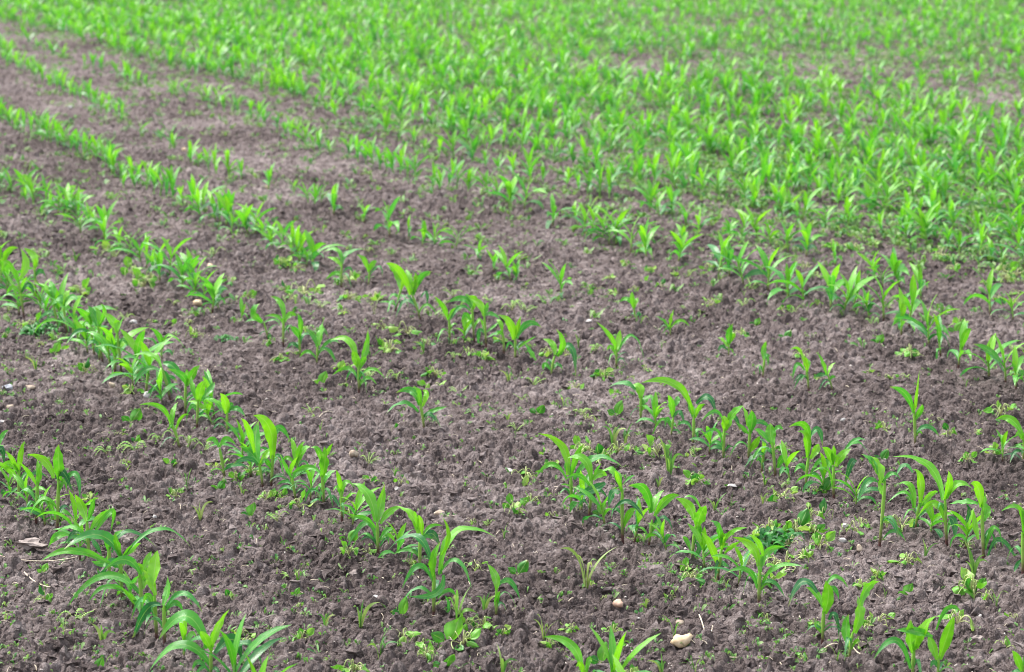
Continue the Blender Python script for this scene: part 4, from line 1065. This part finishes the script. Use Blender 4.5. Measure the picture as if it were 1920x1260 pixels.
def stick(name, pts, rad, mat, label, cat):
    W = []
    for (px, py, up) in pts:
        X, Y = ground_xy(px, py)
        W.append((X, Y, float(height(np.array([X]), np.array([Y]))[0]) + up))
    W = np.array(W)
    P = bezier(W[0], W[1], W[2], 12)
    so = Soup(); so.add(*tube(P, np.linspace(rad, rad * 0.6, 12), 0.3, 6))
    return tag(so.build(name, mat), label, cat)
stick('dry_stalk', [(-6, 1050, .012), (70, 1058, .014), (146, 1066, .010)], 0.0016, M_STRAW, 'long thin pale dry stalk lying across the soil at the left', 'dry stalk')
stick('dry_stalk', [(46, 1083, .012), (68, 1095, .012), (95, 1108, .008)], 0.0022, M_STRAW, 'short bent grey dry stalk near the left edge', 'dry stalk')
stick('straw', [(1311, 1156, .01), (1318, 1180, .012), (1325, 1206, .008)], 0.0020, M_STRAW, 'longer of two pale straws right of the cream pebble', 'straw')
stick('straw', [(1337, 1172, .008), (1335, 1184, .01), (1333, 1198, .007)], 0.0015, M_STRAW, 'shorter of two pale straws right of the cream pebble', 'straw')
stick('straw', [(1538, 1226, .008), (1562, 1219, .014), (1584, 1220, .012)], 0.0022, M_STRAW, 'pale straw lying against the left of a corn stem at bottom right', 'straw')
stick('straw', [(1600, 1222, .012), (1612, 1229, .012), (1626, 1240, .008)], 0.0020, M_STRAW, 'pale straw lying right of the corn stem at bottom right', 'straw')
stick('straw', [(1350, 1232, .008), (1365, 1235, .009), (1382, 1239, .007)], 0.0016, M_STRAW, 'short pale straw lying flat below the two straws', 'straw')
stick('straw', [(598, 782, .008), (610, 776, .01), (624, 771, .008)], 0.0018, M_STRAW, 'pale straw lying aslant in bare soil between second and third rows', 'straw')
# the black stick stands upright in the corn at the left
X, Y = ground_xy(47, 528)
s = F_PX / depth_of(Y)
P = bezier((0, 0, -0.02), (-4 / s, 0, 36 / s), (-12 / s, 0, 82 / s), 12)
so = Soup(); so.add(*tube(P, np.linspace(0.0030, 0.0012, 12), 0.3, 6))
o = so.build('dead_stalk', M_BLACK); o.location = (X, Y, hz(X, Y))
tag(o, 'thin black dead stalk standing upright among the corn at the left edge', 'dead stalk')

bits = Soup()
xx, yy = field_points(1700, 5.0, 16)
for x, y in zip(xx, yy):
    L, a = rnd.uniform(0.006, 0.028), rnd.random() * 6.283
    z = float(height(np.array([x]), np.array([y]))[0]) + 0.003
    o_ = np.array([math.cos(a), math.sin(a), rnd.gauss(0, 0.25)]) * L
    b = np.array([x, y, z])
    bits.add(*tube(bezier(b - o_ / 2, b + (rnd.gauss(0, 0.002), rnd.gauss(0, 0.002), 0.003), b + o_ / 2, 5), np.full(5, rnd.uniform(0.0005, 0.0012)), 0.3, 4))
tag(bits.build('straw_litter', M_STRAW), 'tiny pale bits of straw and root strewn on the soil', kind='stuff')

# fine grit: countless pale specks of stone
nG = 2600
gx, gy = field_points(nG, 4.9, 15)
gz = height(gx, gy)
gr = 0.0011 * (4.0 ** rng.random(nG) ** 2.2)
G = []
for i in range(nG):
    v = LUMPS[i % 14] * gr[i] * np.array([1.0 + 0.6 * rng.random(), 1.0, 0.7])
    a = rng.random() * 6.283
    G.append(np.stack([v[:, 0] * math.cos(a) - v[:, 1] * math.sin(a), v[:, 0] * math.sin(a) + v[:, 1] * math.cos(a), v[:, 2]], 1) + (gx[i], gy[i], gz[i] + gr[i] * 0.3))
M_GRIT = plain('pale_grit', (0.28, 0.24, 0.22), (0.62, 0.57, 0.53), 9, bump=0.2)
tag(mesh_obj('grit', np.concatenate(G), (CF[None] + (np.arange(nG) * len(CV))[:, None, None]).reshape(-1, 3), M_GRIT), 'fine pale grit sprinkled over the soil', kind='stuff')
